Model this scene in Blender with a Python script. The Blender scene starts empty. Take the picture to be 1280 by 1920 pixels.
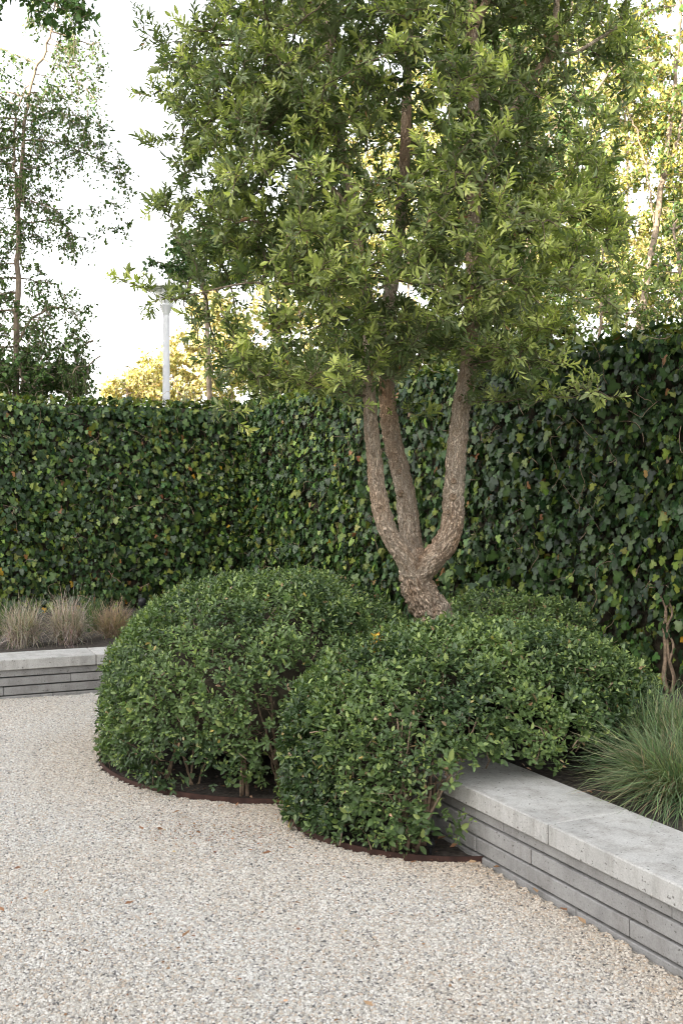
import bpy, math, random
import numpy as np
from mathutils import Vector, Matrix, noise

# ------------------------------------------------------------------ camera, sky, sun, exposure
SC = bpy.context.scene
FPX, HOR, CAMH = 1950.0, 930.0, 1.5           # focal length and horizon row in photo pixels, eye height in metres
cam = bpy.data.objects.new('camera', bpy.data.cameras.new('camera'))
SC.collection.objects.link(cam); SC.camera = cam
cam.location = (0, 0, CAMH); cam.rotation_euler = (math.pi/2, 0, 0)
cam.data.sensor_fit = 'VERTICAL'; cam.data.sensor_height = 36.0; cam.data.sensor_width = 24.0
cam.data.lens = FPX/1920*36.0
cam.data.shift_y = -(960-HOR)/1920.0
cam.data.clip_start = 0.05; cam.data.clip_end = 2000
cam.data.dof.use_dof = True; cam.data.dof.focus_distance = 5.2; cam.data.dof.aperture_fstop = 8.0

SUN_EL, SUN_AZ = math.radians(14.0), math.atan2(-0.6, -0.8)   # low sun over the photographer's left shoulder
w = bpy.data.worlds.new('World'); SC.world = w; w.use_nodes = True
nt = w.node_tree; nt.nodes.clear()
sky = nt.nodes.new('ShaderNodeTexSky'); sky.sky_type = 'NISHITA'; sky.sun_disc = False
sky.sun_elevation = SUN_EL; sky.sun_rotation = SUN_AZ
sky.air_density = 1.0; sky.dust_density = 3.0; sky.ozone_density = 1.0
bw = nt.nodes.new('ShaderNodeRGBToBW')
tint = nt.nodes.new('ShaderNodeMixRGB'); tint.blend_type = 'MULTIPLY'; tint.inputs[0].default_value = 1
tint.inputs[2].default_value = (1.0, 0.982, 0.952, 1)
mixw = nt.nodes.new('ShaderNodeMixRGB'); mixw.inputs[0].default_value = 0.86   # thin high haze: a pale, nearly white sky
bg = nt.nodes.new('ShaderNodeBackground'); bg.inputs[1].default_value = 0.15
wo = nt.nodes.new('ShaderNodeOutputWorld')
L = nt.links.new
L(sky.outputs[0], bw.inputs[0]); L(bw.outputs[0], tint.inputs[1])
L(sky.outputs[0], mixw.inputs[1]); L(tint.outputs[0], mixw.inputs[2])
L(mixw.outputs[0], bg.inputs[0]); L(bg.outputs[0], wo.inputs[0])

sl = bpy.data.lights.new('sun', 'SUN'); sl.energy = 3.2; sl.angle = math.radians(0.53); sl.color = (1.0, 0.88, 0.70)
so = bpy.data.objects.new('sun', sl); SC.collection.objects.link(so)
sd = Vector((math.sin(SUN_AZ)*math.cos(SUN_EL), math.cos(SUN_AZ)*math.cos(SUN_EL), math.sin(SUN_EL)))
so.rotation_euler = sd.to_track_quat('Z', 'Y').to_euler(); so.location = (-20, -26, 20)

vs = SC.view_settings
vs.view_transform = 'Standard'; vs.look = 'None'; vs.gamma = 1.0; vs.use_curve_mapping = False
vs.exposure = 2.8
cy = SC.cycles
cy.use_denoising = True; cy.use_adaptive_sampling = False; cy.pixel_filter_type = 'BLACKMAN_HARRIS'; cy.filter_width = 1.05
cy.max_bounces = 7; cy.diffuse_bounces = 4; cy.glossy_bounces = 2; cy.transmission_bounces = 4
cy.sample_clamp_indirect = 6.0

# ------------------------------------------------------------------ helpers
rng = np.random.default_rng(11); random.seed(11)
C = SC.collection
def nrm(a): return a/np.maximum(np.linalg.norm(a, axis=-1, keepdims=True), 1e-9)
def PX(u, v, Y): return np.array([(u-640)/FPX*Y, Y, CAMH-(v-HOR)/FPX*Y])      # photo pixel at depth Y
def GP(u, v, z=0.0):
    Y = (CAMH-z)*FPX/(v-HOR); return np.array([(u-640)/FPX*Y, Y, z])
def inframe(p, m=30):
    Y = np.maximum(p[:, 1], .1); u = p[:, 0]/Y*FPX+640; v = HOR+(CAMH-p[:, 2])/Y*FPX
    return (p[:, 1] > 1) & (u > -m) & (u < 1280+m) & (v > -m) & (v < 1920+m)
def tag(o, label=None, cat=None, group=None, kind=None):
    if label: o['label'] = label
    if cat: o['category'] = cat
    if group: o['group'] = group
    if kind: o['kind'] = kind
    return o
def empty(name, loc, label, cat, group=None):
    o = bpy.data.objects.new(name, None); C.objects.link(o); o.location = loc; o.empty_display_size = .2
    return tag(o, label, cat, group)
def link(name, me, parent=None, loc=None):
    o = bpy.data.objects.new(name, me); C.objects.link(o)
    if parent is not None: o.parent = parent
    if loc is not None: o.location = loc
    return o
def mkmesh(name, V, T, mat, col=None, smooth=True, extra=None):
    V = np.asarray(V, dtype=np.float32); T = np.asarray(T, dtype=np.int32); k = T.shape[1]
    me = bpy.data.meshes.new(name)
    me.vertices.add(len(V)); me.vertices.foreach_set('co', V.ravel())
    me.loops.add(T.size); me.loops.foreach_set('vertex_index', T.ravel())
    me.polygons.add(len(T)); me.polygons.foreach_set('loop_start', np.arange(0, T.size, k, dtype=np.int32))
    me.update(calc_edges=True)
    me.polygons.foreach_set('use_smooth', np.full(len(T), smooth, dtype=bool))
    if col is not None:
        c = np.ones((len(V), 4), np.float32); c[:, :3] = col
        a = me.color_attributes.new('Col', 'FLOAT_COLOR', 'POINT'); a.data.foreach_set('color', c.ravel())
    if extra is not None:
        a = me.attributes.new('bark', 'FLOAT_VECTOR', 'POINT'); a.data.foreach_set('vector', np.asarray(extra, np.float32).ravel())
    if mat: me.materials.append(mat)
    return me
def boxmesh(name, x0, x1, y0, y1, z0, z1, mat, bev=0.0, jit=0.0):
    """box with a chamfer, one continuous mesh (quads + corner tris)"""
    import bmesh
    bm = bmesh.new(); bmesh.ops.create_cube(bm, size=1)
    for v in bm.verts:
        v.co = ((x0+x1)/2+v.co.x*(x1-x0), (y0+y1)/2+v.co.y*(y1-y0), (z0+z1)/2+v.co.z*(z1-z0))
    if bev: bmesh.ops.bevel(bm, geom=bm.edges[:], offset=bev, segments=1, affect='EDGES', profile=.5)
    if jit:
        for v in bm.verts: v.co += Vector((random.uniform(-1, 1), random.uniform(-1, 1), random.uniform(-1, 1)))*jit
    me = bpy.data.meshes.new(name); bm.to_mesh(me); bm.free(); me.materials.append(mat); return me
def catmull(pts, vals, n):
    pts = np.asarray(pts, float); vals = np.asarray(vals, float)
    P = np.vstack([2*pts[0]-pts[1], pts, 2*pts[-1]-pts[-2]])
    m = len(pts)-1; out = []; ov = []
    for t in np.linspace(0, m-1e-6, n):
        i = int(t); f = t-i; p0, p1, p2, p3 = P[i:i+4]
        out.append(.5*((2*p1)+(-p0+p2)*f+(2*p0-5*p1+4*p2-p3)*f*f+(-p0+3*p1-3*p2+p3)*f**3)); ov.append(vals[i]*(1-f)+vals[i+1]*f)
    return np.array(out), np.array(ov)
def frames(path):
    t = nrm(np.gradient(path, axis=0)); r = np.cross(t[0], [0, 1, 0.01]); r = r/np.linalg.norm(r); R = []
    for k in range(len(path)):
        r = r-t[k]*np.dot(r, t[k]); r = r/np.linalg.norm(r); R.append(r)
    R = np.array(R); return R, np.cross(t, R)
def tube(path, rad, seg=8):
    path = np.asarray(path, float); rad = np.asarray(rad, float)
    R, B = frames(path); a = np.linspace(0, 2*np.pi, seg, endpoint=False)
    V = path[:, None]+rad[:, None, None]*(np.cos(a)[None, :, None]*R[:, None]+np.sin(a)[None, :, None]*B[:, None])
    n = len(path); i = np.arange(n-1)[:, None]*seg; j = np.arange(seg)[None]; j2 = (j+1) % seg
    a0, b0, c0, d0 = (i+j).ravel(), (i+j2).ravel(), (i+seg+j2).ravel(), (i+seg+j).ravel()
    T = np.vstack([np.c_[a0, b0, c0], np.c_[a0, c0, d0]])
    V = V.reshape(-1, 3); V = np.vstack([V, path[0], path[-1]]); k = len(V)
    jj = np.arange(seg); j3 = (jj+1) % seg
    T = np.vstack([T, np.c_[j3, jj, np.full(seg, k-2)], np.c_[(n-1)*seg+jj, (n-1)*seg+j3, np.full(seg, k-1)]])
    return V, T
def merge(parts):
    Vs, Ts, o = [], [], 0
    for V, T in parts: Vs.append(V); Ts.append(T+o); o += len(V)
    return np.vstack(Vs), np.vstack(Ts)
def lathe(prof, seg=28):
    prof = np.asarray(prof, float); a = np.linspace(0, 2*np.pi, seg, endpoint=False)
    V = np.stack([prof[:, 0:1]*np.cos(a), prof[:, 0:1]*np.sin(a), np.repeat(prof[:, 1:2], seg, 1)], -1).reshape(-1, 3)
    n = len(prof); i = np.arange(n-1)[:, None]*seg; j = np.arange(seg)[None]; j2 = (j+1) % seg
    a0, b0, c0, d0 = (i+j).ravel(), (i+j2).ravel(), (i+seg+j2).ravel(), (i+seg+j).ravel()
    return V, np.vstack([np.c_[a0, b0, c0], np.c_[a0, c0, d0]])
def grid_tris(nu, nv, wrap=False):
    iu = np.arange(nu if wrap else nu-1)[:, None]; iv = np.arange(nv-1)[None]; iu2 = (iu+1) % nu
    a, b, c, d = (iu*nv+iv).ravel(), (iu2*nv+iv).ravel(), (iu2*nv+iv+1).ravel(), (iu*nv+iv+1).ravel()
    return np.vstack([np.c_[a, b, c], np.c_[a, c, d]])
def sample(V, T, n):
    a, b, c = V[T[:, 0]], V[T[:, 1]], V[T[:, 2]]; cr = np.cross(b-a, c-a); ar = np.linalg.norm(cr, axis=1)
    k = rng.choice(len(T), n, p=ar/ar.sum()); r1 = np.sqrt(rng.random(n))[:, None]; r2 = rng.random(n)[:, None]
    return a[k]*(1-r1)+b[k]*r1*(1-r2)+c[k]*r1*r2, nrm(cr[k])
def fbm(p, s, off=0.0):
    return np.array([noise.noise(Vector((float(x)*s+off, float(y)*s+off*.7, float(z)*s-off))) for x, y, z in p])

# ------------------------------------------------------------------ materials (procedural)
def mat_new(name):
    m = bpy.data.materials.new(name); m.use_nodes = True; n = m.node_tree.nodes; n.clear()
    out = n.new('ShaderNodeOutputMaterial'); b = n.new('ShaderNodeBsdfPrincipled')
    m.node_tree.links.new(b.outputs[0], out.inputs[0]); return m, n, m.node_tree.links.new, b, out
def ramp(n, stops, interp='LINEAR'):
    r = n.new('ShaderNodeValToRGB'); e = r.color_ramp.elements; r.color_ramp.interpolation = interp
    while len(e) < len(stops): e.new(.5)
    for i, (p, c) in enumerate(stops): e[i].position = p; e[i].color = (*c, 1)
    return r
def leaf_mat(name, rough=.42, trans=.22, spec=.5, ttint=(1.1, 1.25, .55)):
    m, n, l, b, out = mat_new(name)
    at = n.new('ShaderNodeAttribute'); at.attribute_name = 'Col'
    tc = n.new('ShaderNodeTexCoord'); nz = n.new('ShaderNodeTexNoise'); nz.inputs['Scale'].default_value = 60
    l(tc.outputs['Object'], nz.inputs['Vector'])
    mr = n.new('ShaderNodeMapRange'); mr.inputs['To Min'].default_value = .78; mr.inputs['To Max'].default_value = 1.22
    l(nz.outputs['Fac'], mr.inputs['Value'])
    mu = n.new('ShaderNodeMixRGB'); mu.blend_type = 'MULTIPLY'; mu.inputs[0].default_value = 1
    l(at.outputs['Color'], mu.inputs[1]); l(mr.outputs[0], mu.inputs[2])
    l(mu.outputs[0], b.inputs['Base Color']); b.inputs['Roughness'].default_value = rough
    b.inputs['Specular IOR Level'].default_value = spec
    t = n.new('ShaderNodeBsdfTranslucent'); mt = n.new('ShaderNodeMixRGB'); mt.blend_type = 'MULTIPLY'; mt.inputs[0].default_value = 1
    mt.inputs[2].default_value = (*ttint, 1); l(mu.outputs[0], mt.inputs[1]); l(mt.outputs[0], t.inputs[0])
    ms = n.new('ShaderNodeMixShader'); ms.inputs[0].default_value = trans
    l(b.outputs[0], ms.inputs[1]); l(t.outputs[0], ms.inputs[2]); l(ms.outputs[0], out.inputs[0]); return m
def simple_mat(name, col, rough=.7, metal=0, nscale=None, namp=.25, bump=0.0):
    m, n, l, b, out = mat_new(name); b.inputs['Roughness'].default_value = rough; b.inputs['Metallic'].default_value = metal
    b.inputs['Base Color'].default_value = (*col, 1)
    if nscale:
        tc = n.new('ShaderNodeTexCoord'); nz = n.new('ShaderNodeTexNoise'); nz.inputs['Scale'].default_value = nscale; nz.inputs['Detail'].default_value = 6
        l(tc.outputs['Object'], nz.inputs['Vector'])
        r = ramp(n, [(.3, tuple(c*(1-namp) for c in col)), (.7, tuple(min(1, c*(1+namp)) for c in col))]); l(nz.outputs['Fac'], r.inputs[0]); l(r.outputs[0], b.inputs['Base Color'])
        if bump:
            bp = n.new('ShaderNodeBump'); bp.inputs['Strength'].default_value = bump; bp.inputs['Distance'].default_value = .01
            l(nz.outputs['Fac'], bp.inputs['Height']); l(bp.outputs[0], b.inputs['Normal'])
    return m
M_ivy = leaf_mat('ivy_leaf', .38, .12, .36)
M_shrub = leaf_mat('shrub_leaf', .38, .20, .5)
M_oak = leaf_mat('oak_leaf', .45, .30, .4)
M_far = leaf_mat('far_leaf', .6, .35, .3, (1.2, 1.15, .45))
M_grass = leaf_mat('grass_blade', .55, .3, .3)
M_dead = leaf_mat('dead_leaf', .7, .1, .3, (1, .8, .6))
M_twig = simple_mat('twig_bark', (.25, .18, .125), .85, 0, 40, .45, .4)
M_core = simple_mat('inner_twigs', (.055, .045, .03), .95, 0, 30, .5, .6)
M_soil = simple_mat('soil', (.055, .045, .038), .95, 0, 45, .6, .8)
M_corten = simple_mat('rusted_steel', (.062, .030, .023), .8, .2, 22, .4, .2)
M_black = simple_mat('black_metal', (.02, .021, .024), .5, .3, 30, .2)
M_mortar = simple_mat('dark_joint', (.03, .03, .031), .95, 0, 60, .4, .5)
M_lampgrey = simple_mat('grey_painted_steel', (.52, .53, .55), .45, .1, 6, .06)
M_lampwhite = simple_mat('frosted_plastic', (.75, .76, .76), .35, 0, 5, .04)
M_ground = simple_mat('far_ground', (.11, .12, .055), .95, 0, 1.5, .5)
M_gbase = simple_mat('gravel_fines', (.36, .33, .29), .95, 0, 70, .5, .8)

def concrete_mat(name, base, top):
    m, n, l, b, out = mat_new(name)
    tc = n.new('ShaderNodeTexCoord'); oi = n.new('ShaderNodeObjectInfo'); ge = n.new('ShaderNodeNewGeometry')
    ad = n.new('ShaderNodeVectorMath'); ad.operation = 'ADD'; sc = n.new('ShaderNodeVectorMath'); sc.operation = 'SCALE'; sc.inputs['Scale'].default_value = 37
    l(oi.outputs['Random'], sc.inputs[0]); l(tc.outputs['Object'], ad.inputs[0]); l(sc.outputs[0], ad.inputs[1])
    def nz(scale, det, rough=.55, vec=ad.outputs[0]):
        x = n.new('ShaderNodeTexNoise'); x.inputs['Scale'].default_value = scale; x.inputs['Detail'].default_value = det; x.inputs['Roughness'].default_value = rough; l(vec, x.inputs['Vector']); return x
    big, fine, pit = nz(5, 6, .65), nz(140, 4, .7), nz(75, 2)
    r1 = ramp(n, [(.28, tuple(c*.74 for c in base)), (.5, base), (.75, tuple(c*1.14 for c in base))]); l(big.outputs['Fac'], r1.inputs[0])
    r2 = ramp(n, [(.3, (.80, .80, .80)), (.6, (1.08, 1.08, 1.08))]); l(fine.outputs['Fac'], r2.inputs[0])
    mu = n.new('ShaderNodeMixRGB'); mu.blend_type = 'MULTIPLY'; mu.inputs[0].default_value = 1; l(r1.outputs[0], mu.inputs[1]); l(r2.outputs[0], mu.inputs[2])
    rp = ramp(n, [(.285, (.22, .21, .20)), (.345, (1, 1, 1))]); l(pit.outputs['Fac'], rp.inputs[0])      # blow holes
    mp = n.new('ShaderNodeMixRGB'); mp.blend_type = 'MULTIPLY'; mp.inputs[0].default_value = .8; l(mu.outputs[0], mp.inputs[1]); l(rp.outputs[0], mp.inputs[2])
    # run-off stains: streaks stretched down the face
    st = n.new('ShaderNodeMapping'); st.inputs['Scale'].default_value = (7, 7, 1.6); l(ad.outputs[0], st.inputs['Vector'])
    sn = nz(1.6, 7, .72, st.outputs[0]); rs = ramp(n, [(.47, (1, 1, 1)), (.66, (.46, .42, .39))]); l(sn.outputs['Fac'], rs.inputs[0])
    ms = n.new('ShaderNodeMixRGB'); ms.blend_type = 'MULTIPLY'; ms.inputs[0].default_value = top; l(mp.outputs[0], ms.inputs[1]); l(rs.outputs[0], ms.inputs[2])
    hv = n.new('ShaderNodeMapRange'); hv.inputs['To Min'].default_value = .9; hv.inputs['To Max'].default_value = 1.08; l(oi.outputs['Random'], hv.inputs['Value'])
    mo = n.new('ShaderNodeMixRGB'); mo.blend_type = 'MULTIPLY'; mo.inputs[0].default_value = 1; l(ms.outputs[0], mo.inputs[1]); l(hv.outputs[0], mo.inputs[2])
    l(mo.outputs[0], b.inputs['Base Color']); b.inputs['Roughness'].default_value = .88
    bp = n.new('ShaderNodeBump'); bp.inputs['Strength'].default_value = .45; bp.inputs['Distance'].default_value = .004
    l(rp.outputs[0], bp.inputs['Height']); bp2 = n.new('ShaderNodeBump'); bp2.inputs['Strength'].default_value = .35; bp2.inputs['Distance'].default_value = .003
    l(fine.outputs['Fac'], bp2.inputs['Height']); l(bp.outputs[0], bp2.inputs['Normal']); l(bp2.outputs[0], b.inputs['Normal']); return m
M_brick = concrete_mat('grey_concrete_brick', (.345, .338, .335), .38)
M_cap = concrete_mat('pale_concrete_coping', (.52, .51, .495), .5)

def bark_mat():
    m, n, l, b, out = mat_new('corky_bark')
    at = n.new('ShaderNodeAttribute'); at.attribute_name = 'bark'
    v = n.new('ShaderNodeTexVoronoi'); v.feature = 'DISTANCE_TO_EDGE'; v.inputs['Scale'].default_value = 80
    nz = n.new('ShaderNodeTexNoise'); nz.inputs['Scale'].default_value = 52; nz.inputs['Detail'].default_value = 8; nz.inputs['Roughness'].default_value = .7
    big = n.new('ShaderNodeTexNoise'); big.inputs['Scale'].default_value = 5; big.inputs['Detail'].default_value = 3
    wv = n.new('ShaderNodeMixRGB'); wv.inputs[0].default_value = .08; l(at.outputs['Vector'], wv.inputs[1]); l(nz.outputs['Color'], wv.inputs[2])
    l(at.outputs['Vector'], nz.inputs['Vector']); l(at.outputs['Vector'], big.inputs['Vector']); l(wv.outputs[0], v.inputs['Vector'])
    r = ramp(n, [(.22, (.30, .19, .12)), (.38, (.56, .43, .315)), (.55, (.69, .57, .45)), (.75, (.77, .69, .58))]); l(nz.outputs['Fac'], r.inputs[0])
    rb = ramp(n, [(.35, (.95, .78, .66)), (.62, (1.0, 1.0, 1.02))]); l(big.outputs['Fac'], rb.inputs[0])
    rv = ramp(n, [(.0, (.20, .14, .11)), (.13, (1, 1, 1))]); l(v.outputs['Distance'], rv.inputs[0])
    a = n.new('ShaderNodeMixRGB'); a.blend_type = 'MULTIPLY'; a.inputs[0].default_value = 1; l(r.outputs[0], a.inputs[1]); l(rb.outputs[0], a.inputs[2])
    c = n.new('ShaderNodeMixRGB'); c.blend_type = 'MULTIPLY'; c.inputs[0].default_value = .68; l(a.outputs[0], c.inputs[1]); l(rv.outputs[0], c.inputs[2])
    l(c.outputs[0], b.inputs['Base Color']); b.inputs['Roughness'].default_value = .92
    bp = n.new('ShaderNodeBump'); bp.inputs['Strength'].default_value = 1.0; bp.inputs['Distance'].default_value = .012; l(nz.outputs['Fac'], bp.inputs['Height'])
    b2 = n.new('ShaderNodeBump'); b2.inputs['Strength'].default_value = .9; b2.inputs['Distance'].default_value = .010; l(rv.outputs[0], b2.inputs['Height']); l(bp.outputs[0], b2.inputs['Normal'])
    l(b2.outputs[0], b.inputs['Normal']); return m
M_bark = bark_mat()
M_farbark = simple_mat('far_bark', (.20, .155, .115), .9, 0, 9, .4, .3)
M_branch = simple_mat('branch_bark', (.13, .095, .07), .9, 0, 25, .4, .4)

def gravel_mat():
    m, n, l, b, out = mat_new('mixed_pale_gravel')
    oi = n.new('ShaderNodeObjectInfo'); ge = n.new('ShaderNodeNewGeometry')
    r = ramp(n, [(0, (.55, .535, .51)), (.17, (.67, .66, .64)), (.34, (.47, .455, .435)), (.46, (.60, .56, .51)), (.55, (.76, .75, .735)), (.70, (.49, .43, .37)), (.77, (.38, .375, .37)), (.85, (.56, .475, .40)), (.928, (.23, .225, .225)), (.976, (.12, .12, .125))], 'CONSTANT')
    l(oi.outputs['Random'], r.inputs[0])
    nz = n.new('ShaderNodeTexNoise'); nz.inputs['Scale'].default_value = .9; nz.inputs['Detail'].default_value = 4; l(oi.outputs['Location'], nz.inputs['Vector'])
    rt = ramp(n, [(.36, (1, .99, .975)), (.66, (.98, .935, .88))]); l(nz.outputs['Fac'], rt.inputs[0])       # drifts of tanner stone
    mu = n.new('ShaderNodeMixRGB'); mu.blend_type = 'MULTIPLY'; mu.inputs[0].default_value = 1; l(r.outputs[0], mu.inputs[1]); l(rt.outputs[0], mu.inputs[2])
    def soiled(src, prev, amount):                       # stones stained tan by soil washed from the beds and the wall foot
        x = n.new('ShaderNodeMixRGB'); x.blend_type = 'MULTIPLY'; x.inputs[2].default_value = (.97, .86, .74, 1)
        k = n.new('ShaderNodeMath'); k.operation = 'MULTIPLY'; k.inputs[1].default_value = amount; l(src, k.inputs[0]); l(k.outputs[0], x.inputs[0]); l(prev.outputs[0], x.inputs[1]); return x
    def ring(c, r, w_):
        sx = n.new('ShaderNodeVectorMath'); sx.operation = 'DISTANCE'; sx.inputs[1].default_value = (c[0], c[1], 0); l(oi.outputs['Location'], sx.inputs[0])
        j = n.new('ShaderNodeMath'); j.operation = 'MULTIPLY_ADD'; j.inputs[1].default_value = .5; l(nz.outputs['Fac'], j.inputs[0]); l(sx.outputs['Value'], j.inputs[2])
        q = n.new('ShaderNodeMapRange'); q.inputs['From Min'].default_value = r+.22; q.inputs['From Max'].default_value = r+.22+w_; q.inputs['To Min'].default_value = 1; q.inputs['To Max'].default_value = 0; l(j.outputs[0], q.inputs['Value']); return q.outputs[0]
    mu = soiled(ring((-.30, 6.20), 1.11, .60), mu, .5); mu = soiled(ring((.50, 5.05), .775, .40), mu, .5)
    dt = n.new('ShaderNodeVectorMath'); dt.operation = 'DOT_PRODUCT'; dt.inputs[1].default_value = (.902, .431, 0); l(oi.outputs['Location'], dt.inputs[0])
    dq = n.new('ShaderNodeMapRange'); dq.inputs['From Min'].default_value = 2.363-.38; dq.inputs['From Max'].default_value = 2.363; l(dt.outputs['Value'], dq.inputs['Value']); mu = soiled(dq.outputs[0], mu, .7)
    tc = n.new('ShaderNodeTexCoord'); n2 = n.new('ShaderNodeTexNoise'); n2.inputs['Scale'].default_value = 260; l(ge.outputs['Position'], n2.inputs['Vector'])
    r2 = ramp(n, [(.3, (.82, .82, .82)), (.7, (1.1, 1.1, 1.1))]); l(n2.outputs['Fac'], r2.inputs[0])
    m2 = n.new('ShaderNodeMixRGB'); m2.blend_type = 'MULTIPLY'; m2.inputs[0].default_value = 1; l(mu.outputs[0], m2.inputs[1]); l(r2.outputs[0], m2.inputs[2])
    l(m2.outputs[0], b.inputs['Base Color']); b.inputs['Roughness'].default_value = .8; return m
M_gravel = gravel_mat()

# ------------------------------------------------------------------ leaf templates (x width, y length to the tip, z up)
def tmpl_oval(wd, fold=.07, droop=.1):
    V = np.array([[0, 0, 0], [-wd*.48, .30, fold], [-wd*.42, .66, fold*.6], [0, 1, -droop], [wd*.42, .66, fold*.6], [wd*.48, .30, fold]])
    T = np.array([[0, 2, 1], [0, 3, 2], [0, 4, 3], [0, 5, 4]]); sh = np.array([1.2, .95, .95, 1.1, .95, .95]); return V, T, sh
def tmpl_ivy():
    half = [(.24, -.12, -.02), (.50, .12, -.05), (.27, .36, .03), (.36, .62, -.04)]
    out = [(0, 0, .0)]+half+[(0, 1.02, -.09)]+[(-x, y, z) for x, y, z in half[::-1]]
    V = np.array([(0, .34, -.015)]+out); n = len(out)
    T = np.array([[0, 1+i, 1+(i+1) % n] for i in range(n)]); sh = np.array([1.35]+[1.0 if i % 2 else .92 for i in range(n)]); return V, T, sh
def tmpl_far():
    V = np.array([[0, 0, 0], [-.3, .5, .1], [0, 1, -.1], [.3, .5, .1]]); return V, np.array([[0, 2, 1], [0, 3, 2]]), np.ones(4)
T_OAK, T_SHRUB, T_IVY, T_FAR, T_DEAD = tmpl_oval(.35, .08, .10), tmpl_oval(.52, .07, .12), tmpl_ivy(), tmpl_far(), tmpl_oval(.5, .16, -.14)

def basis(tip, nm):
    y = nrm(tip); z = nrm(nm-(nm*y).sum(1, keepdims=True)*y); return np.cross(y, z), y, z
def leaves(parent, base, tm, pos, tip, nm, size, col, mat, name='foliage', n_ind=300, score=None, part=None):
    """leaves as real blades: the n_ind that show largest become objects of their own, the rest one mesh"""
    base = np.asarray(base, float); tv, tt, sh = tm; x, y, z = basis(tip, nm); n = len(pos)
    ind = np.zeros(n, bool)
    if n_ind:
        s = size/np.maximum(pos[:, 1], .5)*(np.abs(z[:, 1])*.8+.2)*inframe(pos, 0)
        if score is not None: s = s*score
        ind[np.argsort(-s)[:n_ind]] = True
    k = ~ind
    V = pos[k][:, None]+size[k][:, None, None]*(tv[None, :, 0:1]*x[k][:, None]+tv[None, :, 1:2]*y[k][:, None]+tv[None, :, 2:3]*z[k][:, None])
    m = k.sum(); T = (tt[None]+(np.arange(m)*len(tv))[:, None, None]).reshape(-1, 3)
    cc = np.clip(col[k][:, None]*sh[None, :, None], 0, 1).reshape(-1, 3)
    o = link(name, mkmesh(name, V.reshape(-1, 3)-base, T, mat, cc), parent); o['kind'] = 'stuff'
    if n_ind:
        own = o if part == 'sub' else parent
        ci = col[ind]; K = 12; cen = ci[rng.choice(len(ci), K, replace=False)]
        for _ in range(4):
            g = ((ci[:, None]-cen[None])**2).sum(2).argmin(1)
            for q in range(K):
                if (g == q).any(): cen[q] = ci[g == q].mean(0)
        g = ((ci[:, None]-cen[None])**2).sum(2).argmin(1)
        mv = [mkmesh('leaf', tv, tt, mat, np.clip(cen[q]*sh[:, None], 0, 1)) for q in range(K)]
        for q, p_, s_, X, Y, Z in zip(g, pos[ind]-base, size[ind], x[ind], y[ind], z[ind]):
            lo = link('leaf', mv[q], own)
            lo.matrix_basis = Matrix(((X[0]*s_, Y[0]*s_, Z[0]*s_, p_[0]), (X[1]*s_, Y[1]*s_, Z[1]*s_, p_[1]), (X[2]*s_, Y[2]*s_, Z[2]*s_, p_[2]), (0, 0, 0, 1)))
    return o
def palette(n, cols, wts, jit=.22):
    c = np.array(cols)[rng.choice(len(cols), n, p=np.array(wts)/sum(wts))]
    return np.clip(c*(1+jit*rng.standard_normal((n, 1)))*(1+.07*rng.standard_normal((n, 3))), .004, .9)

# ------------------------------------------------------------------ setting: ground, gravel, soil
tag(link('ground', mkmesh('ground', [(-400, -300, -.08), (400, -300, -.08), (400, 600, -.08), (-400, 600, -.08)], [[0, 1, 2, 3]], M_ground)), kind='structure')
WR_A, WR_D, WR_N = np.array([1.067, 3.25]), nrm(np.array([-.431, .902])), nrm(np.array([.902, .431]))      # right wall: face line, along, into the bed
WL_A, WL_D, WL_N = np.array([-2.52, 7.68]), nrm(np.array([2.236, 1.0])), nrm(np.array([-1.0, 2.236]))
HC = np.array([-1.10, 11.95]); HR_D = nrm(np.array([.587, -1.0])); HL_D = nrm(np.array([-2.236, -1.0]))     # hedge corner and both runs
C1, R1, C2, R2 = np.array([-.30, 6.20]), 1.11, np.array([.50, 5.05]), .775
tag(link('gravel_bed', mkmesh('gravel_bed', [(-9, -4, -.012), (3.2, -4, -.012), (3.2, 9.6, -.012), (-9, 9.6, -.012)], [[0, 1, 2, 3]], M_gbase)), kind='structure')
gx, gy = np.meshgrid(np.arange(-4.4, 2.2, .035), np.arange(1.9, 9.3, .035), indexing='ij'); gc = np.stack([gx+.0175, gy+.0175], -1)
keep = ((gc-C1)**2).sum(-1) > (R1+.012)**2
keep &= ((gc-C2)**2).sum(-1) > (R2+.012)**2
keep &= ((gc-WR_A)@WR_N) < -.012
keep &= ((gc-WL_A)@WL_N) < -.012
keep &= ~((gc[..., 1] > 5.15) & (gc[..., 0] > -.3))
keep &= np.abs(gc[..., 0]) < .36*gc[..., 1]+.35
ii = np.argwhere(keep); nx, ny = gx.shape
GV = np.stack([np.c_[gx.ravel(), gy.ravel()][:, 0], np.c_[gx.ravel(), gy.ravel()][:, 1], np.zeros(nx*ny)], 1)
ok = (ii[:, 0] < nx-1) & (ii[:, 1] < ny-1); ii = ii[ok]; q0 = ii[:, 0]*ny+ii[:, 1]
gq = np.c_[q0, q0+ny, q0+ny+1, q0+1]; us, inv = np.unique(gq, return_inverse=True)
GV = GV[us]; GV[:, 2] = .007*fbm(GV, 2.2, 4)+.004*fbm(GV, 7, 9)
gravel = link('gravel', mkmesh('gravel', GV, inv.reshape(gq.shape), M_gbase)); gravel.location.z = -.006
tag(gravel, 'pale mixed cream, grey and tan gravel covering the open court', 'gravel', kind='stuff')
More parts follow.
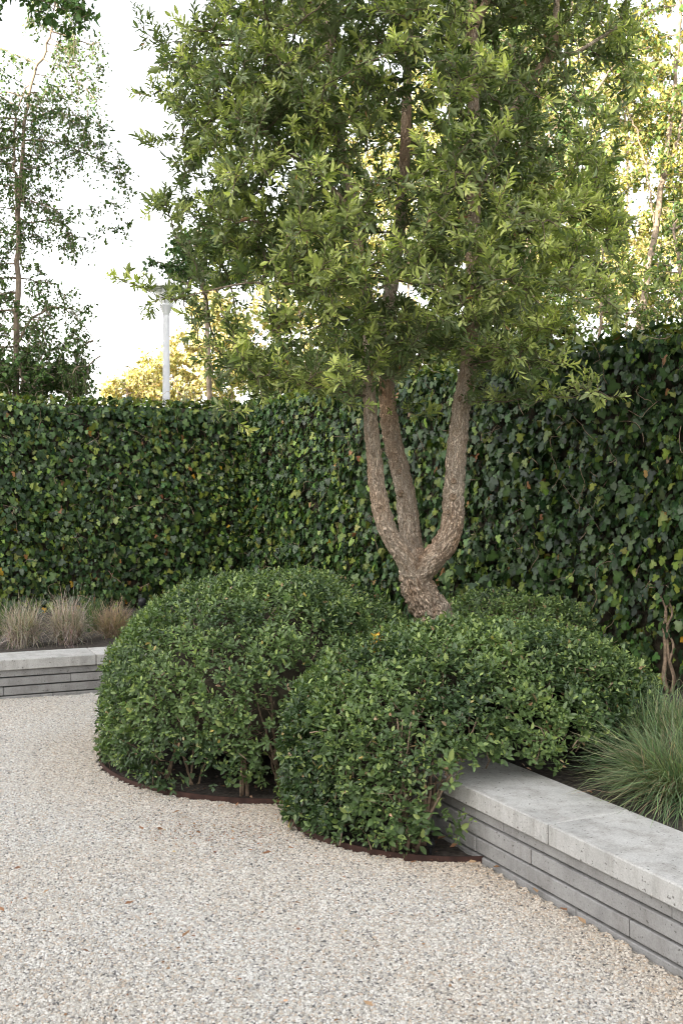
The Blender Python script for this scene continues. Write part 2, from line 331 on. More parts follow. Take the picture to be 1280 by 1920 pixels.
def gravel_nodes(o, density):
    g = bpy.data.node_groups.new('gravel_stones', 'GeometryNodeTree')
    g.interface.new_socket('Geometry', in_out='INPUT', socket_type='NodeSocketGeometry'); g.interface.new_socket('Geometry', in_out='OUTPUT', socket_type='NodeSocketGeometry')
    N = g.nodes.new; l = g.links.new; gi, go = N('NodeGroupInput'), N('NodeGroupOutput')
    d = N('GeometryNodeDistributePointsOnFaces'); d.inputs['Density'].default_value = density; d.inputs['Seed'].default_value = 3; l(gi.outputs[0], d.inputs['Mesh'])
    jn = N('GeometryNodeJoinGeometry')
    for k in range(6):
        ic = N('GeometryNodeMeshIcoSphere'); ic.inputs['Radius'].default_value = 1; ic.inputs['Subdivisions'].default_value = 2
        ps = N('GeometryNodeInputPosition'); nz = N('ShaderNodeTexNoise'); nz.noise_dimensions = '4D'; nz.inputs['W'].default_value = k*7.3; nz.inputs['Scale'].default_value = .9; l(ps.outputs[0], nz.inputs['Vector'])
        sb = N('ShaderNodeVectorMath'); sb.operation = 'SUBTRACT'; sb.inputs[1].default_value = (.5, .5, .5); l(nz.outputs['Color'], sb.inputs[0])
        sc = N('ShaderNodeVectorMath'); sc.operation = 'SCALE'; sc.inputs['Scale'].default_value = 1.7; l(sb.outputs[0], sc.inputs[0])
        sp = N('GeometryNodeSetPosition'); l(ic.outputs['Mesh'], sp.inputs['Geometry']); l(sc.outputs[0], sp.inputs['Offset'])
        tr = N('GeometryNodeTransform'); tr.inputs['Scale'].default_value = ((1.25, .9, .72), (1.0, .85, .7), (1.4, .8, .6), (1.1, 1.0, .8), (.95, .9, .85), (1.5, 1.0, .6))[k]; l(sp.outputs[0], tr.inputs['Geometry'])
        sm = N('GeometryNodeSetMaterial'); sm.inputs['Material'].default_value = M_gravel; l(tr.outputs[0], sm.inputs['Geometry'])
        ss = N('GeometryNodeSetShadeSmooth'); ss.inputs['Shade Smooth'].default_value = (k % 2 == 0); l(sm.outputs[0], ss.inputs['Geometry'])
        gt = N('GeometryNodeGeometryToInstance'); l(ss.outputs[0], gt.inputs[0]); l(gt.outputs[0], jn.inputs[0])
    ip = N('GeometryNodeInstanceOnPoints'); ip.inputs['Pick Instance'].default_value = True; l(d.outputs['Points'], ip.inputs['Points']); l(jn.outputs[0], ip.inputs['Instance'])
    rr = N('FunctionNodeRandomValue'); rr.data_type = 'FLOAT_VECTOR'; rr.inputs[0].default_value = (-.6, -.6, 0); rr.inputs[1].default_value = (.6, .6, 6.28); l(rr.outputs[0], ip.inputs['Rotation'])
    rs = N('FunctionNodeRandomValue'); rs.data_type = 'FLOAT'; rs.inputs[2].default_value = .0025; rs.inputs[3].default_value = .0058; rs.inputs['Seed'].default_value = 5; l(rs.outputs[1], ip.inputs['Scale'])
    ri = N('FunctionNodeRandomValue'); ri.data_type = 'INT'; ri.inputs[4].default_value = 0; ri.inputs[5].default_value = 5; ri.inputs['Seed'].default_value = 8; l(ri.outputs[2], ip.inputs['Instance Index'])
    rp = N('FunctionNodeRandomValue'); rp.data_type = 'FLOAT_VECTOR'; rp.inputs[0].default_value = (0, 0, -.004); rp.inputs[1].default_value = (0, 0, .006); rp.inputs['Seed'].default_value = 9
    ti = N('GeometryNodeTranslateInstances'); l(ip.outputs[0], ti.inputs[0]); l(rp.outputs[0], ti.inputs['Translation'])
    j2 = N('GeometryNodeJoinGeometry'); l(gi.outputs[0], j2.inputs[0]); l(ti.outputs[0], j2.inputs[0]); l(j2.outputs[0], go.inputs[0])
    o.modifiers.new('stones', 'NODES').node_group = g
gravel_nodes(gravel, 26000)

def slab(name, poly, z, mat, depth=.3, res=.07, amp=.018):
    """planting soil: an uneven top sheet with a skirt down into the ground"""
    poly = np.asarray(poly, float); lo, hi = poly.min(0), poly.max(0)
    xs, ys = np.arange(lo[0], hi[0]+res, res), np.arange(lo[1], hi[1]+res, res); A, B = np.meshgrid(xs, ys, indexing='ij')
    ins = np.zeros(A.shape, bool); j = len(poly)-1
    for i in range(len(poly)):
        xi, yi = poly[i]; xj, yj = poly[j]
        ins ^= ((yi > B) != (yj > B)) & (A < (xj-xi)*(B-yi)/(yj-yi+1e-12)+xi); j = i
    q = np.argwhere(ins[:-1, :-1] & ins[1:, :-1] & ins[:-1, 1:] & ins[1:, 1:]); n2 = len(ys); k = q[:, 0]*n2+q[:, 1]
    F4 = np.c_[k, k+n2, k+n2+1, k+1]; us, inv = np.unique(F4, return_inverse=True)
    V = np.c_[A.ravel()[us], B.ravel()[us], np.zeros(len(us))]; V[:, 2] = z+amp*fbm(V, 9)+amp*.7*fbm(V, 31, 3)
    V2 = V.copy(); V2[:, 2] = z-depth; n = len(V); F4 = inv.reshape(F4.shape)
    ed = {}
    for f in F4:
        for a, b in zip(f, np.roll(f, -1)): ed[(a, b)] = ed.get((a, b), 0)+1
    sk = np.array([[b, a, a+n, b+n] for (a, b) in ed if (b, a) not in ed])
    return tag(link(name, mkmesh(name, np.vstack([V, V2]), np.vstack([F4, sk]), mat)), kind='structure')
def circ(c, r, a0, a1, n): return [(c[0]+r*math.cos(t), c[1]+r*math.sin(t)) for t in np.linspace(a0, a1, n)]
slab('bed_soil', circ(C1, R1+.004, 0, 2*math.pi, 90), -.004, M_soil, .05, .02, .010)
slab('bed_soil', circ(C2, R2+.004, 0, 2*math.pi, 90), -.002, M_soil, .05, .02, .010)
def on(a, d, s, n=None, t=0): return a+d*s+(n*t if n is not None else 0)
nR_ = -np.array([-HR_D[1], HR_D[0]])
hr = lambda s: HC+HR_D*s
hl = lambda s: HC+HL_D*s
slab('planter_soil', [on(WR_A, WR_D, -2.3, WR_N, .33), on(WR_A, WR_D, 1.75, WR_N, .33), (.15, 5.9), (.05, 7.4), (.1, 9.6), hr(1.2)-nR_*.5, hr(9.6)-nR_*.5], .255, M_soil, .33, .06)
slab('planter_soil', [on(WL_A, WL_D, -2.6, WL_N, .33), on(WL_A, WL_D, 3.0, WL_N, .33), hr(1.6), HC+np.array([-.1, .4]), hl(5.4)+np.array([-.2, .45])], .255, M_soil, .33, .08)

# ------------------------------------------------------------------ the two low garden walls
def u2s(u, A, D):
    k = (u-640)/FPX; return (k*A[1]-A[0])/(D[0]-k*D[1])
def garden_wall(A, D, N, s0, s1, cap_j, rows, label, mir):
    base = on(A, D, (s0+s1)/2); root = empty('garden_wall', (base[0], base[1], 0), label, 'wall')
    ang = math.atan2(D[1], D[0]); root.rotation_euler = (0, 0, ang)
    ox = (s0+s1)/2; sg = 1 if mir else -1            # local x along the wall, local y = sg*depth into the bed
    def add(name, a, b, d0, d1, z0, z1, mat, bev, jit):
        ys = sorted((sg*d0, sg*d1)); cx = (a+b)/2
        me = boxmesh(name, -(b-a)/2, (b-a)/2, ys[0], ys[1], 0, z1-z0, mat, bev, jit); o = link(name, me, root); o.location = (cx-ox, 0, z0); return o
    o = link('wall_core', boxmesh('wall_core', s0-ox+.01, s1-ox-.01, *sorted((sg*.045, sg*.30)), -.07, .205, M_mortar), root)
    def runs(js, per):
        js = sorted(js)
        while js[0] > s0: js.insert(0, js[0]-per)
        while js[-1] < s1: js.append(js[-1]+per)
        return [(max(a, s0), min(b, s1)) for a, b in zip(js, js[1:]) if min(b, s1)-max(a, s0) > .05]
    z = [(.1595, .2075), (.0915, .1505), (.0230, .0825), (-.050, .0140)]
    for (z0, z1), js in zip(z, rows):
        for a, b in runs(list(js), .945):
            dx = random.uniform(0, .004)
            add('brick', a+.0015, b-.0015, dx, .12, z0, z1, M_brick, .0035, .0010)
    for a, b in runs(list(cap_j), 1.0): add('coping_stone', a+.003, b-.003, -.026, .365, .211, .290+random.uniform(-.0015, .0015), M_cap, .005, .0008)
    return root
sR = lambda *us: [u2s(u, WR_A, WR_D) for u in us]
sL = lambda *us: [u2s(u, WL_A, WL_D) for u in us]
garden_wall(WR_A, WR_D, WR_N, -2.3, 1.80, sR(1036), [sR(942, 1257), sR(994), sR(890, 1177), sR(1078)],
            'low grey concrete brick wall running past the tall green grass to the lower right', False)
garden_wall(WL_A, WL_D, WL_N, -2.6, 3.1, sL(180), [sL(-40), sL(134), sL(8), sL(100)],
            'low grey concrete brick wall in front of the dry straw coloured grasses', True)

# ------------------------------------------------------------------ rusted steel edging
def edging(c, r, a0, a1, label):
    n = 60; a = np.linspace(a0, a1, n); o = (c[0]+r*math.cos((a0+a1)/2), c[1]+r*math.sin((a0+a1)/2))
    prof = [(r+.004, -.04), (r+.004, .018), (r-.004, .018), (r-.004, -.04)]
    V = np.array([[(c[0]+pr*math.cos(t)-o[0], c[1]+pr*math.sin(t)-o[1], pz) for pr, pz in prof] for t in a]).reshape(-1, 3)
    i = np.arange(n-1)[:, None]*4; j = np.arange(4)[None]; j2 = (j+1) % 4
    T = np.c_[(i+j).ravel(), (i+j2).ravel(), (i+4+j2).ravel(), (i+4+j).ravel()]; T = np.vstack([T, [[3, 2, 1, 0]], [[4*n-4, 4*n-3, 4*n-2, 4*n-1]]])
    tag(link('steel_edging', mkmesh('steel_edging', V, T, M_corten, smooth=False), None, (o[0], o[1], 0)), label, 'edging', 'rusted edging strips round the shrub beds')
edging(C1, R1, math.radians(175), math.radians(284), 'curved rusty steel edging strip round the larger rear shrub mound')
edging(C2, R2, math.radians(168), math.atan2(4.262-5.05, .585-.5)+2*math.pi, 'curved rusty steel edging strip round the front shrub, ending at the wall')

# ------------------------------------------------------------------ ivy hedges
def hedge(label, p0, d, n, length, top, cols, wts, stems, nleaf, seed, lighter=None, zb=.26):
    """p0 start of the face line, d along, n outward normal; leaf shell over a twiggy core"""
    base = np.array([*(p0+d*length/2), zb]); root = empty('ivy_hedge', base, label, 'hedge')
    nu, nv = int(length/.09), 34; S = np.linspace(0, length, nu); W = np.linspace(0, 1, nv)
    prof = []                                        # face from the soil up, round over the top, to the far edge
    for t in W:
        if t < .74: prof.append((.0, zb+.02+(top-.06-zb)*t/.74))
        else:
            a = (t-.74)/.26; prof.append((-.06*min(a*4, 1)**2-.40*a, top-.06+.06*math.sin(min(a*4, 1)*math.pi/2)))
    V = np.array([[(*(p0+d*s+n*o), z) for o, z in prof] for s in S]).reshape(-1, 3)
    bul = .045*fbm(V, .9, seed)+.022*fbm(V, 2.6, seed+5); V[:, :2] += n*bul[:, None]; V[:, 2] += .5*bul*(V[:, 2] > top-.25)
    T = grid_tris(nu, nv)
    if np.cross(V[T[0, 1]]-V[T[0, 0]], V[T[0, 2]]-V[T[0, 0]])@np.array([*n, 0]) < 0: T = T[:, ::-1]
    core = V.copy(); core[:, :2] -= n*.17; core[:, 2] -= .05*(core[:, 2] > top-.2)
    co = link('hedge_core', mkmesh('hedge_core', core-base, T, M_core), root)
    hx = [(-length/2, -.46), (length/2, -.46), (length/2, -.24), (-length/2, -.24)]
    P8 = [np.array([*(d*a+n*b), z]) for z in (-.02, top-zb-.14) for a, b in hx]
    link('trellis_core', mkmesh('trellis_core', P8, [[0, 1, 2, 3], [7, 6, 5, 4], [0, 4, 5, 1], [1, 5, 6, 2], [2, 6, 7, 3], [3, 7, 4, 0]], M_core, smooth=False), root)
    pos, nm = sample(V, T, nleaf); m = len(pos); dep = rng.random(m)**1.15*.16-.02; gapn = fbm(pos, 7.5, seed+2); dep = dep+.06*(gapn > .22)
    pos = pos-nm*dep[:, None]; up = np.array([0, 0, 1.0]); side = np.array([*d, 0])
    fac = nm+.55*rng.standard_normal((m, 3))+.30*up
    tip = -.95*up+side*(.65*rng.standard_normal((m, 1)))+nm*(.25+.25*rng.standard_normal((m, 1)))
    tops = pos[:, 2] > top-.07; tip[tops] = rng.standard_normal((tops.sum(), 3))*.6+np.array([*n*.5, .5])
    size = np.clip(.053*np.exp(.27*rng.standard_normal(m)+.25*fbm(pos, 1.7, seed+31)), .026, .105)
    col = palette(m, cols, wts)
    hot = np.clip(fbm(pos, 1.3, seed+9)*1.6+.1, 0, 1) if lighter is None else lighter(pos)
    young = rng.random(m) < .10+.24*hot; col[young] = palette(young.sum(), [(.13, .19, .032), (.17, .21, .045)], [1, 1])
    toplit = tops & (rng.random(m) < .6); col[toplit] = palette(toplit.sum(), [(.16, .19, .035), (.12, .17, .03)], [1, 1])  # sunlit yellowish hedge top put into leaf colour, along with young growth
    od = rng.random(m); k = od < .008; col[k] = palette(k.sum(), [(.42, .26, .03), (.24, .11, .045), (.30, .17, .07)], [1, 2, 2])
    # thin out the foot where old stems show
    for sx, w_, hgt in stems:
        q = p0+d*sx; near = np.abs((pos[:, :2]-q)@d) < w_
        kill = near & (pos[:, 2] < hgt) & (rng.random(m) < .72); sel = ~kill
        pos, fac, tip, size, col, dep = pos[sel], fac[sel], tip[sel], size[sel], col[sel], dep[sel]; m = len(pos)
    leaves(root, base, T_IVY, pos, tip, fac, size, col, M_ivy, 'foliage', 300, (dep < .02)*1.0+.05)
    for sx, w_, hgt in stems:
        for q in range(3):
            a = p0+d*(sx+random.uniform(-.06, .06)); pts = []
            for t in np.linspace(0, 1, 7): pts.append([*(a+d*random.uniform(-.03, .03)+n*(-.03+random.uniform(-.02, .02))), zb-.01+t*(hgt+.25-zb)])
            p, r = catmull(pts, np.linspace(.017-.004*q, .006, 7), 26); V2, T2 = tube(p-base, r, 8); link('stem', mkmesh('stem', V2, T2, M_twig), root)
    # fine bare shoots wandering over the face
    parts = []
    P_, N_ = sample(V, T, 260)
    for a, b in zip(P_, N_):
        q = [a+b*.01]; dr = nrm(np.array([*d*rng.normal(), rng.normal()+.6]))
        for _ in range(5): dr = nrm(dr+.45*rng.standard_normal(3)); q.append(q[-1]+dr*.05)
        pp, rr = catmull(q, np.linspace(.0034, .0016, 6), 8); parts.append(tube(pp-base, rr, 3))
    V3, T3 = merge(parts); link('shoots', mkmesh('shoots', V3, T3, M_twig), root)['kind'] = 'stuff'
    return root
GREEN = [(.033, .066, .021), (.048, .092, .026), (.022, .047, .018), (.076, .126, .033)]
nR = np.array([-HR_D[1], HR_D[0]]); nR = nR if nR[0] < 0 else -nR
nL = np.array([-HL_D[1], HL_D[0]]); nL = nL if nL[1] < 0 else -nL
sv = (2.03+1.10)/HR_D[0]                        # where the old ivy stem stands
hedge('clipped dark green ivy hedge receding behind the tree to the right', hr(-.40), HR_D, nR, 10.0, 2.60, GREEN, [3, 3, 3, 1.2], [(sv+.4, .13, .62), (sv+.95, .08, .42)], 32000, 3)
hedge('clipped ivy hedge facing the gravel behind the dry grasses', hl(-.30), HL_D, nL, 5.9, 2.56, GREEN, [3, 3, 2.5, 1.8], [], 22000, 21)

# ------------------------------------------------------------------ clipped shrub mounds
def mound(label, outline, ztop, zc, base, nsprig, carve, stems, expo=2.7, seed=0, lift=.10, n_ind=300, cutf=None, corecut=False):
    outline = np.array(outline, float); cen = outline.mean(0); base = np.array(base, float)
    root = empty('clipped_shrub', base, label, 'shrub')
    th = np.arctan2(*(outline-cen).T[::-1]); rr = np.linalg.norm(outline-cen, axis=1); o = np.argsort(th); th, rr = th[o], rr[o]
    TH = np.linspace(-np.pi, np.pi, 120, endpoint=False); thx = np.r_[th-2*np.pi, th, th+2*np.pi]; rx = np.r_[rr, rr, rr]
    RR = np.interp(TH, thx, rx); ker = np.exp(-.5*(np.arange(-6, 7)/2.4)**2); ker /= ker.sum(); RR = np.convolve(np.r_[RR[-6:], RR, RR[:6]], ker, 'valid')
    prof = [(1-.03*((zc-z)/zc)**2, z) for z in np.linspace(lift, zc, 12, endpoint=False)]
    for f in np.linspace(0, math.pi/2, 26): prof.append((max(math.cos(f), 0)**(2/expo), zc+(ztop-zc)*math.sin(f)**(2/expo)))
    prof = np.array(prof)
    V = np.array([[(cen[0]+p*r*math.cos(t), cen[1]+p*r*math.sin(t), z) for p, z in prof] for t, r in zip(TH, RR)]).reshape(-1, 3)
    T = grid_tris(len(TH), len(prof), True)
    out = nrm(np.c_[V[:, :2]-cen, (V[:, 2]-zc*.8)]); V += out*(.045*fbm(V, 2.2, seed)+.022*fbm(V, 6, seed+3))[:, None]
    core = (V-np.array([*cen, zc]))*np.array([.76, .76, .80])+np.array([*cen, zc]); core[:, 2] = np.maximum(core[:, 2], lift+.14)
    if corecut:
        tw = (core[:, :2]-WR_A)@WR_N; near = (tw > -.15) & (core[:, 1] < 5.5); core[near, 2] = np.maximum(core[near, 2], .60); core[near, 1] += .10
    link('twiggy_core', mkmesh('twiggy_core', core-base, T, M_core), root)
    P, N = sample(V, T, nsprig); k = (N*(P-np.array([*cen, zc*.7]))).sum(1) < 0; N[k] *= -1
    n = len(P); lay = rng.random(n); P = P-N*np.where(lay < .62, rng.random(n)*.035, .03+rng.random(n)*.10)[:, None]
    k = ~carve(P) if carve else np.ones(n, bool); k &= ~((fbm(P, 6.5, seed+21) > .30) & (rng.random(n) < .7)); P, N, lay = P[k], N[k], lay[k]; n = len(P)
    ax = nrm(N*.75+np.array([0, 0, .55])+.45*rng.standard_normal((n, 3)))
    tone = np.clip(fbm(P, 3.0, seed+7)*1.3+.5+.15*rng.standard_normal(n), 0, 1)
    pos, tip, nm, size, col, sco = [], [], [], [], [], []
    dark, mid, lite = np.array([.052, .092, .036]), np.array([.140, .212, .074]), np.array([.29, .37, .11])
    ref = nrm(np.cross(ax, np.array([.3, .2, 1.0])+.2*rng.standard_normal((n, 3)))); ref2 = np.cross(ax, ref)
    slen = rng.uniform(.035, .07, n); ls = np.clip(.0305*np.exp(.25*rng.standard_normal(n)), .016, .052)
    for q in range(4):                                # four opposite pairs up each sprig
        f = q/3.0
        for sg in (-1, 1):
            a = (q % 2)*math.pi/2+.35*rng.standard_normal(n); dirs = (np.cos(a)[:, None]*ref+np.sin(a)[:, None]*ref2)*sg
            el = .25+.65*f+.22*rng.standard_normal(n)
            t = nrm(dirs*np.cos(el)[:, None]+ax*np.sin(el)[:, None]); nn = nrm(ax*np.cos(el)[:, None]-dirs*np.sin(el)[:, None]+.25*rng.standard_normal((n, 3)))
            pos.append(P+ax*(slen*f)[:, None]+t*.004); tip.append(t); nm.append(nn); size.append(ls*(1.0-.30*f*f)*np.exp(.12*rng.standard_normal(n)))
            c = dark+(mid-dark)*tone[:, None]; yl = (f > .6)*(rng.random(n) < .28+.3*tone)*rng.random(n); c = c+(lite-c)*yl[:, None]
            col.append(c*(1+.16*rng.standard_normal((n, 1)))); sco.append((lay < .62)*1.0+.05)
    pos, tip, nm, size, col, sco = (np.concatenate(x) for x in (pos, tip, nm, size, col, sco)); col = np.clip(col, .006, .6)
    dd = rng.random(len(pos)) < .010; col[dd] = palette(dd.sum(), [(.30, .19, .10), (.42, .32, .10), (.38, .27, .16)], [2, 1, 2])
    if cutf is not None: col = cutf(pos, col)
    sel = rng.random(len(pos)) > .06; pos, tip, nm, size, col, sco = (x[sel] for x in (pos, tip, nm, size, col, sco))
    leaves(root, base, T_SHRUB, pos, tip, nm, size, col, M_shrub, 'foliage', n_ind, sco)
    # clipped twig ends showing between the leaves
    parts = []; kk = rng.choice(n, min(n, 640), replace=False)
    for a, b in zip(P[kk], ax[kk]):
        ln = random.uniform(.05, .13); e = nrm(b+.5*rng.standard_normal(3)); parts.append(tube(np.array([a-e*ln*.8, a-e*ln*.3+.006*rng.standard_normal(3), a+e*ln*.35])-base, [.0032, .0025, .0017], 4))
    V2, T2 = merge(parts); link('twigs', mkmesh('twigs', V2, T2, M_twig), root)['kind'] = 'stuff'
    for (sx, sy, z0, pts, r0) in stems:
        q = [np.array([sx, sy, z0-.02])]
        for dx, dy, dz in pts: q.append(np.array([sx+dx, sy+dy, z0+dz]))
        p, r = catmull(q, np.linspace(r0, r0*.45, len(q)), 28); p[1:] += .0018*rng.standard_normal((27, 3)); V2, T2 = tube(p-base, r, 9); so_ = link('stem', mkmesh('stem', V2, T2, M_twig), root)
        parts = []
        for _ in range(4):
            i = random.randrange(8, 24); e = nrm(np.array([random.uniform(-1, 1), random.uniform(-1.0, .2), random.uniform(.2, .9)])); ln = random.uniform(.06, .16)
            parts.append(tube(np.array([p[i], p[i]+e*ln*.5+.01*rng.standard_normal(3), p[i]+e*ln])-base, [r[i]*.5, r[i]*.35, r[i]*.2], 5))
        V2, T2 = merge(parts); link('side_shoots', mkmesh('side_shoots', V2, T2, M_twig), so_)['kind'] = 'stuff'
    return root
def ray_uv(P): return P[:, 0]/P[:, 1]*FPX+640, HOR+(CAMH-P[:, 2])/P[:, 1]*FPX
def in_wall(P):
    q = P[:, :2]-WR_A; s, t = q@WR_D, q@WR_N
    return (P[:, 2] < .305) & (t > -.03) & (t < .40) & (s < 1.85)
def carve2(P):
    q = P[:, :2]-WR_A; t = q@WR_N; r = rng.random(len(P))
    gap = (P[:, 0] > .34) & (P[:, 0] < .66) & (P[:, 1] < 4.75) & (P[:, 2] < .36)          # open foot by the wall end, bare stems
    shelf = (t > -.02) & (P[:, 2] < .315+.03*rng.random(len(P)))
    hollow = (P[:, 0] > .45) & (P[:, 0] < .80) & (P[:, 1] < 4.9) & (P[:, 2] < .40)
    arch = (t > -.03) & (t < .36) & (P[:, 1] < 5.3) & (P[:, 2] < .31+(.34-t)*.26+.03*rng.standard_normal(len(P)))
    arch |= (t <= -.03) & (t > -.24) & (P[:, 1] > 4.42) & (P[:, 2] < .36+(t+.03)*1.3) & (rng.random(len(P)) < .75)
    low = (P[:, 2] < .15) & (r < .4) & (P[:, 0] > .25)
    return arch | in_wall(P) | (gap & (r < .84)) | shelf | (hollow & (r < .9)) | low
def carve1(P):
    r = rng.random(len(P)); seam = (np.abs(P[:, 0]+.26) < .13) & (P[:, 1] < 5.4) & (P[:, 2] < .42)
    seam2 = (P[:, 0] > -.32) & (P[:, 1] < 5.8) & (P[:, 2] < .66)
    return (seam2 & (r < .6)) | ((P[:, 2] < .16) & (fbm(P*np.array([1, 1, .3]), 4.5, 2) > .0) & (r < .8) & (P[:, 0] > -1.05)) | (seam & (r < .75)) | ((P[:, 0] > .30) & (np.hypot(P[:, 0]-.54, P[:, 1]-6.28) < .2))
def stem_set(cx, cy, z0, n, spread, h, r0):
    out = []
    for _ in range(n):
        a = random.uniform(0, 2*math.pi); s = random.uniform(.3, 1)*spread
        out.append((cx+random.uniform(-.03, .03), cy+random.uniform(-.02, .03), z0, [(math.cos(a)*s*.25, math.sin(a)*s*.2, h*.3), (math.cos(a)*s*.6, math.sin(a)*s*.5+.03, h*.62), (math.cos(a)*s, math.sin(a)*s*.8+.08, h)], r0*random.uniform(.6, 1)))
    return out
s1 = []
for u, v in ((303, 1462), (455, 1493), (365, 1470), (520, 1478)):
    g = GP(u, v, .01); s1 += stem_set(g[0], g[1]+.04, .01, 3, .36, .5, .010)
s2 = []
for u, v, k in ((742, 1597, 4), (778, 1597, 5), (800, 1585, 4)):
    g = GP(u, v, .012); s2 += stem_set(g[0], g[1]+.05, .012, k, .30, .55, .009)
s2 += [(.36, 4.47, .01, [(.0, .02, .2), (-.005, .03, .35), (.01, .06, .5)], .010), (.44, 4.62, .01, [(.0, .02, .22), (.03, .03, .38), (.02, .06, .55)], .009)]
def yellow_patch(pos, col):
    k = ((pos-PX(700, 1212, 4.98))**2).sum(1) < .06**2; k &= rng.random(len(pos)) < .5
    col[k] = palette(k.sum(), [(.62, .40, .04), (.55, .34, .05)], [1, 1]); return col
mound('large clipped evergreen shrub mound at the left of the leaning tree trunk',
      [(-1.36, 6.2), (-1.30, 5.75), (-1.06, 5.34), (-.65, 5.06), (-.25, 5.02), (.10, 5.25), (.34, 5.75), (.44, 6.3), (.45, 6.9), (.25, 7.5), (-.3, 7.75), (-.95, 7.4), (-1.32, 6.8)],
      1.00, .36, (-.35, 6.2, .0), 11500, carve1, s1, 2.12, 1.0, .03)
mound('clipped evergreen shrub mound spilling over the end of the low wall',
      [(-.28, 5.0), (-.25, 4.78), (-.10, 4.50), (.10, 4.33), (.38, 4.26), (.68, 4.36), (.95, 4.42), (1.30, 4.76), (1.60, 5.28), (1.66, 5.75), (1.3, 6.0), (.75, 5.95), (.2, 5.7), (-.12, 5.4)],
      .86, .36, (.5, 5.05, .0), 9800, carve2, s2, 1.95, 8.0, .02, corecut=True, cutf=yellow_patch)
mound('low clipped evergreen shrub between the tree trunk and the ivy hedge',
      [(.55, 6.75), (.85, 6.35), (1.2, 6.3), (1.55, 6.55), (1.72, 6.95), (1.45, 7.35), (1.0, 7.75), (.6, 7.5)],
      .80, .48, (1.1, 7.0, .25), 2300, None, [], 2.2, 15.0, .27, 120)

# ------------------------------------------------------------------ branching by space colonisation
def colonize(nodes, parent, att, step, infl, kill, iters=140):
    nodes = [np.array(n, float) for n in nodes]; parent = list(parent); att = np.array(att); X = np.array(nodes)
    D = np.full(len(att), 1e9); I = np.zeros(len(att), int)
    for a0 in range(0, len(X), 400):
        d = np.linalg.norm(att[:, None]-X[None, a0:a0+400], axis=2); j = d.argmin(1); dm = d[np.arange(len(att)), j]; b = dm < D; D[b] = dm[b]; I[b] = j[b]+a0
    for it in range(iters):
        act = D < infl
        if not act.any():
            if len(att) == 0: break
            act = D <= np.partition(D, min(20, len(D)-1))[min(20, len(D)-1)]
        dirs = nrm(att[act]-np.array(nodes)[I[act]]); acc = {}
        for i, v in zip(I[act], dirs): acc[i] = acc.get(i, 0)+v
        new = []
        for i, v in acc.items():
            nv = np.linalg.norm(v)
            if nv < .05: v = rng.standard_normal(3); nv = np.linalg.norm(v)
            p = nodes[i]+(v/nv+.18*rng.standard_normal(3))*step; parent.append(i); nodes.append(p); new.append(p)
        if not new: break
        o = len(nodes)-len(new); d = np.linalg.norm(att[:, None]-np.array(new)[None], axis=2); j = d.argmin(1); dm = d[np.arange(len(att)), j]; b = dm < D; D[b] = dm[b]; I[b] = j[b]+o
        k = D > kill; att, D, I = att[k], D[k], I[k]
        if len(att) < 3 or len(nodes) > 16000: break
    return np.array(nodes), np.array(parent)
def pipe(nodes, parent, nfix, tip_r, expo=2.4, rfix=None):
    n = len(nodes); acc = np.zeros(n); kids = np.zeros(n, int)
    for i in range(n-1, -1, -1):
        if kids[i] == 0: acc[i] = tip_r**expo
        if parent[i] >= 0: acc[parent[i]] += acc[i]; kids[parent[i]] += 1
    return acc**(1/expo), kids
def branch_mesh(nodes, parent, r, i0, seg=5):
    k = np.arange(i0, len(nodes)); a, b = nodes[parent[k]], nodes[k]; ra, rb = np.minimum(r[parent[k]], r[k]*1.5), r[k]
    t = nrm(b-a); h = nrm(np.cross(t, np.array([.31, .22, .93]))); g = np.cross(t, h); an = np.linspace(0, 2*np.pi, seg, endpoint=False)
    ring = np.cos(an)[None, :, None]*h[:, None]+np.sin(an)[None, :, None]*g[:, None]
    V = np.stack([a[:, None]+ring*ra[:, None, None], b[:, None]+ring*rb[:, None, None]], 1).reshape(-1, 3)
    j = np.arange(seg); j2 = (j+1) % seg; q = np.vstack([np.c_[j, j2, seg+j2], np.c_[j, seg+j2, seg+j]])
    return V, (q[None]+(np.arange(len(k))*2*seg)[:, None, None]).reshape(-1, 3)

# ------------------------------------------------------------------ the three-stemmed oak
OB = np.array([.56, 6.28, .25])
oak = empty('oak_tree', OB, 'evergreen oak with three corky stems rising from a leaning trunk', 'tree')
def px_path(rows): return np.array([PX(u, v, Y) for u, v, Y, r in rows]), np.array([r for *_, r in rows])
TR = [(850, 1330, 6.26, .128), (838, 1225, 6.26, .112), (818, 1165, 6.26, .104), (793, 1122, 6.25, .100), (779, 1088, 6.24, .094), (776, 1058, 6.25, .078), (777, 1030, 6.28, .05)]
LS = [(800, 1135, 6.23, .04), (780, 1090, 6.21, .054), (756, 1043, 6.18, .058), (731, 1003, 6.16, .055), (716, 962, 6.15, .053), (706, 908, 6.14, .047), (702, 862, 6.14, .045), (696, 810, 6.14, .043), (693, 758, 6.14, .039), (690, 680, 6.15, .038), (692, 590, 6.15, .036), (672, 480, 6.12, .033), (664, 400, 6.1, .031), (641, 300, 6.1, .029), (629, 220, 6.1, .027), (620, 120, 6.1, .024), (612, 0, 6.12, .022), (600, -160, 6.15, .016), (596, -330, 6.15, .009)]
MS = [(792, 1130, 6.30, .045), (782, 1085, 6.34, .06), (773, 1030, 6.40, .066), (766, 979, 6.45, .064), (760, 927, 6.48, .060), (749, 878, 6.5, .057), (736, 826, 6.5, .055), (728, 776, 6.5, .053), (724, 720, 6.52, .050), (722, 640, 6.55, .047), (735, 520, 6.62, .043), (752, 400, 6.7, .038), (760, 250, 6.75, .033), (765, 90, 6.8, .028), (770, -100, 6.8, .021), (770, -330, 6.8, .011)]
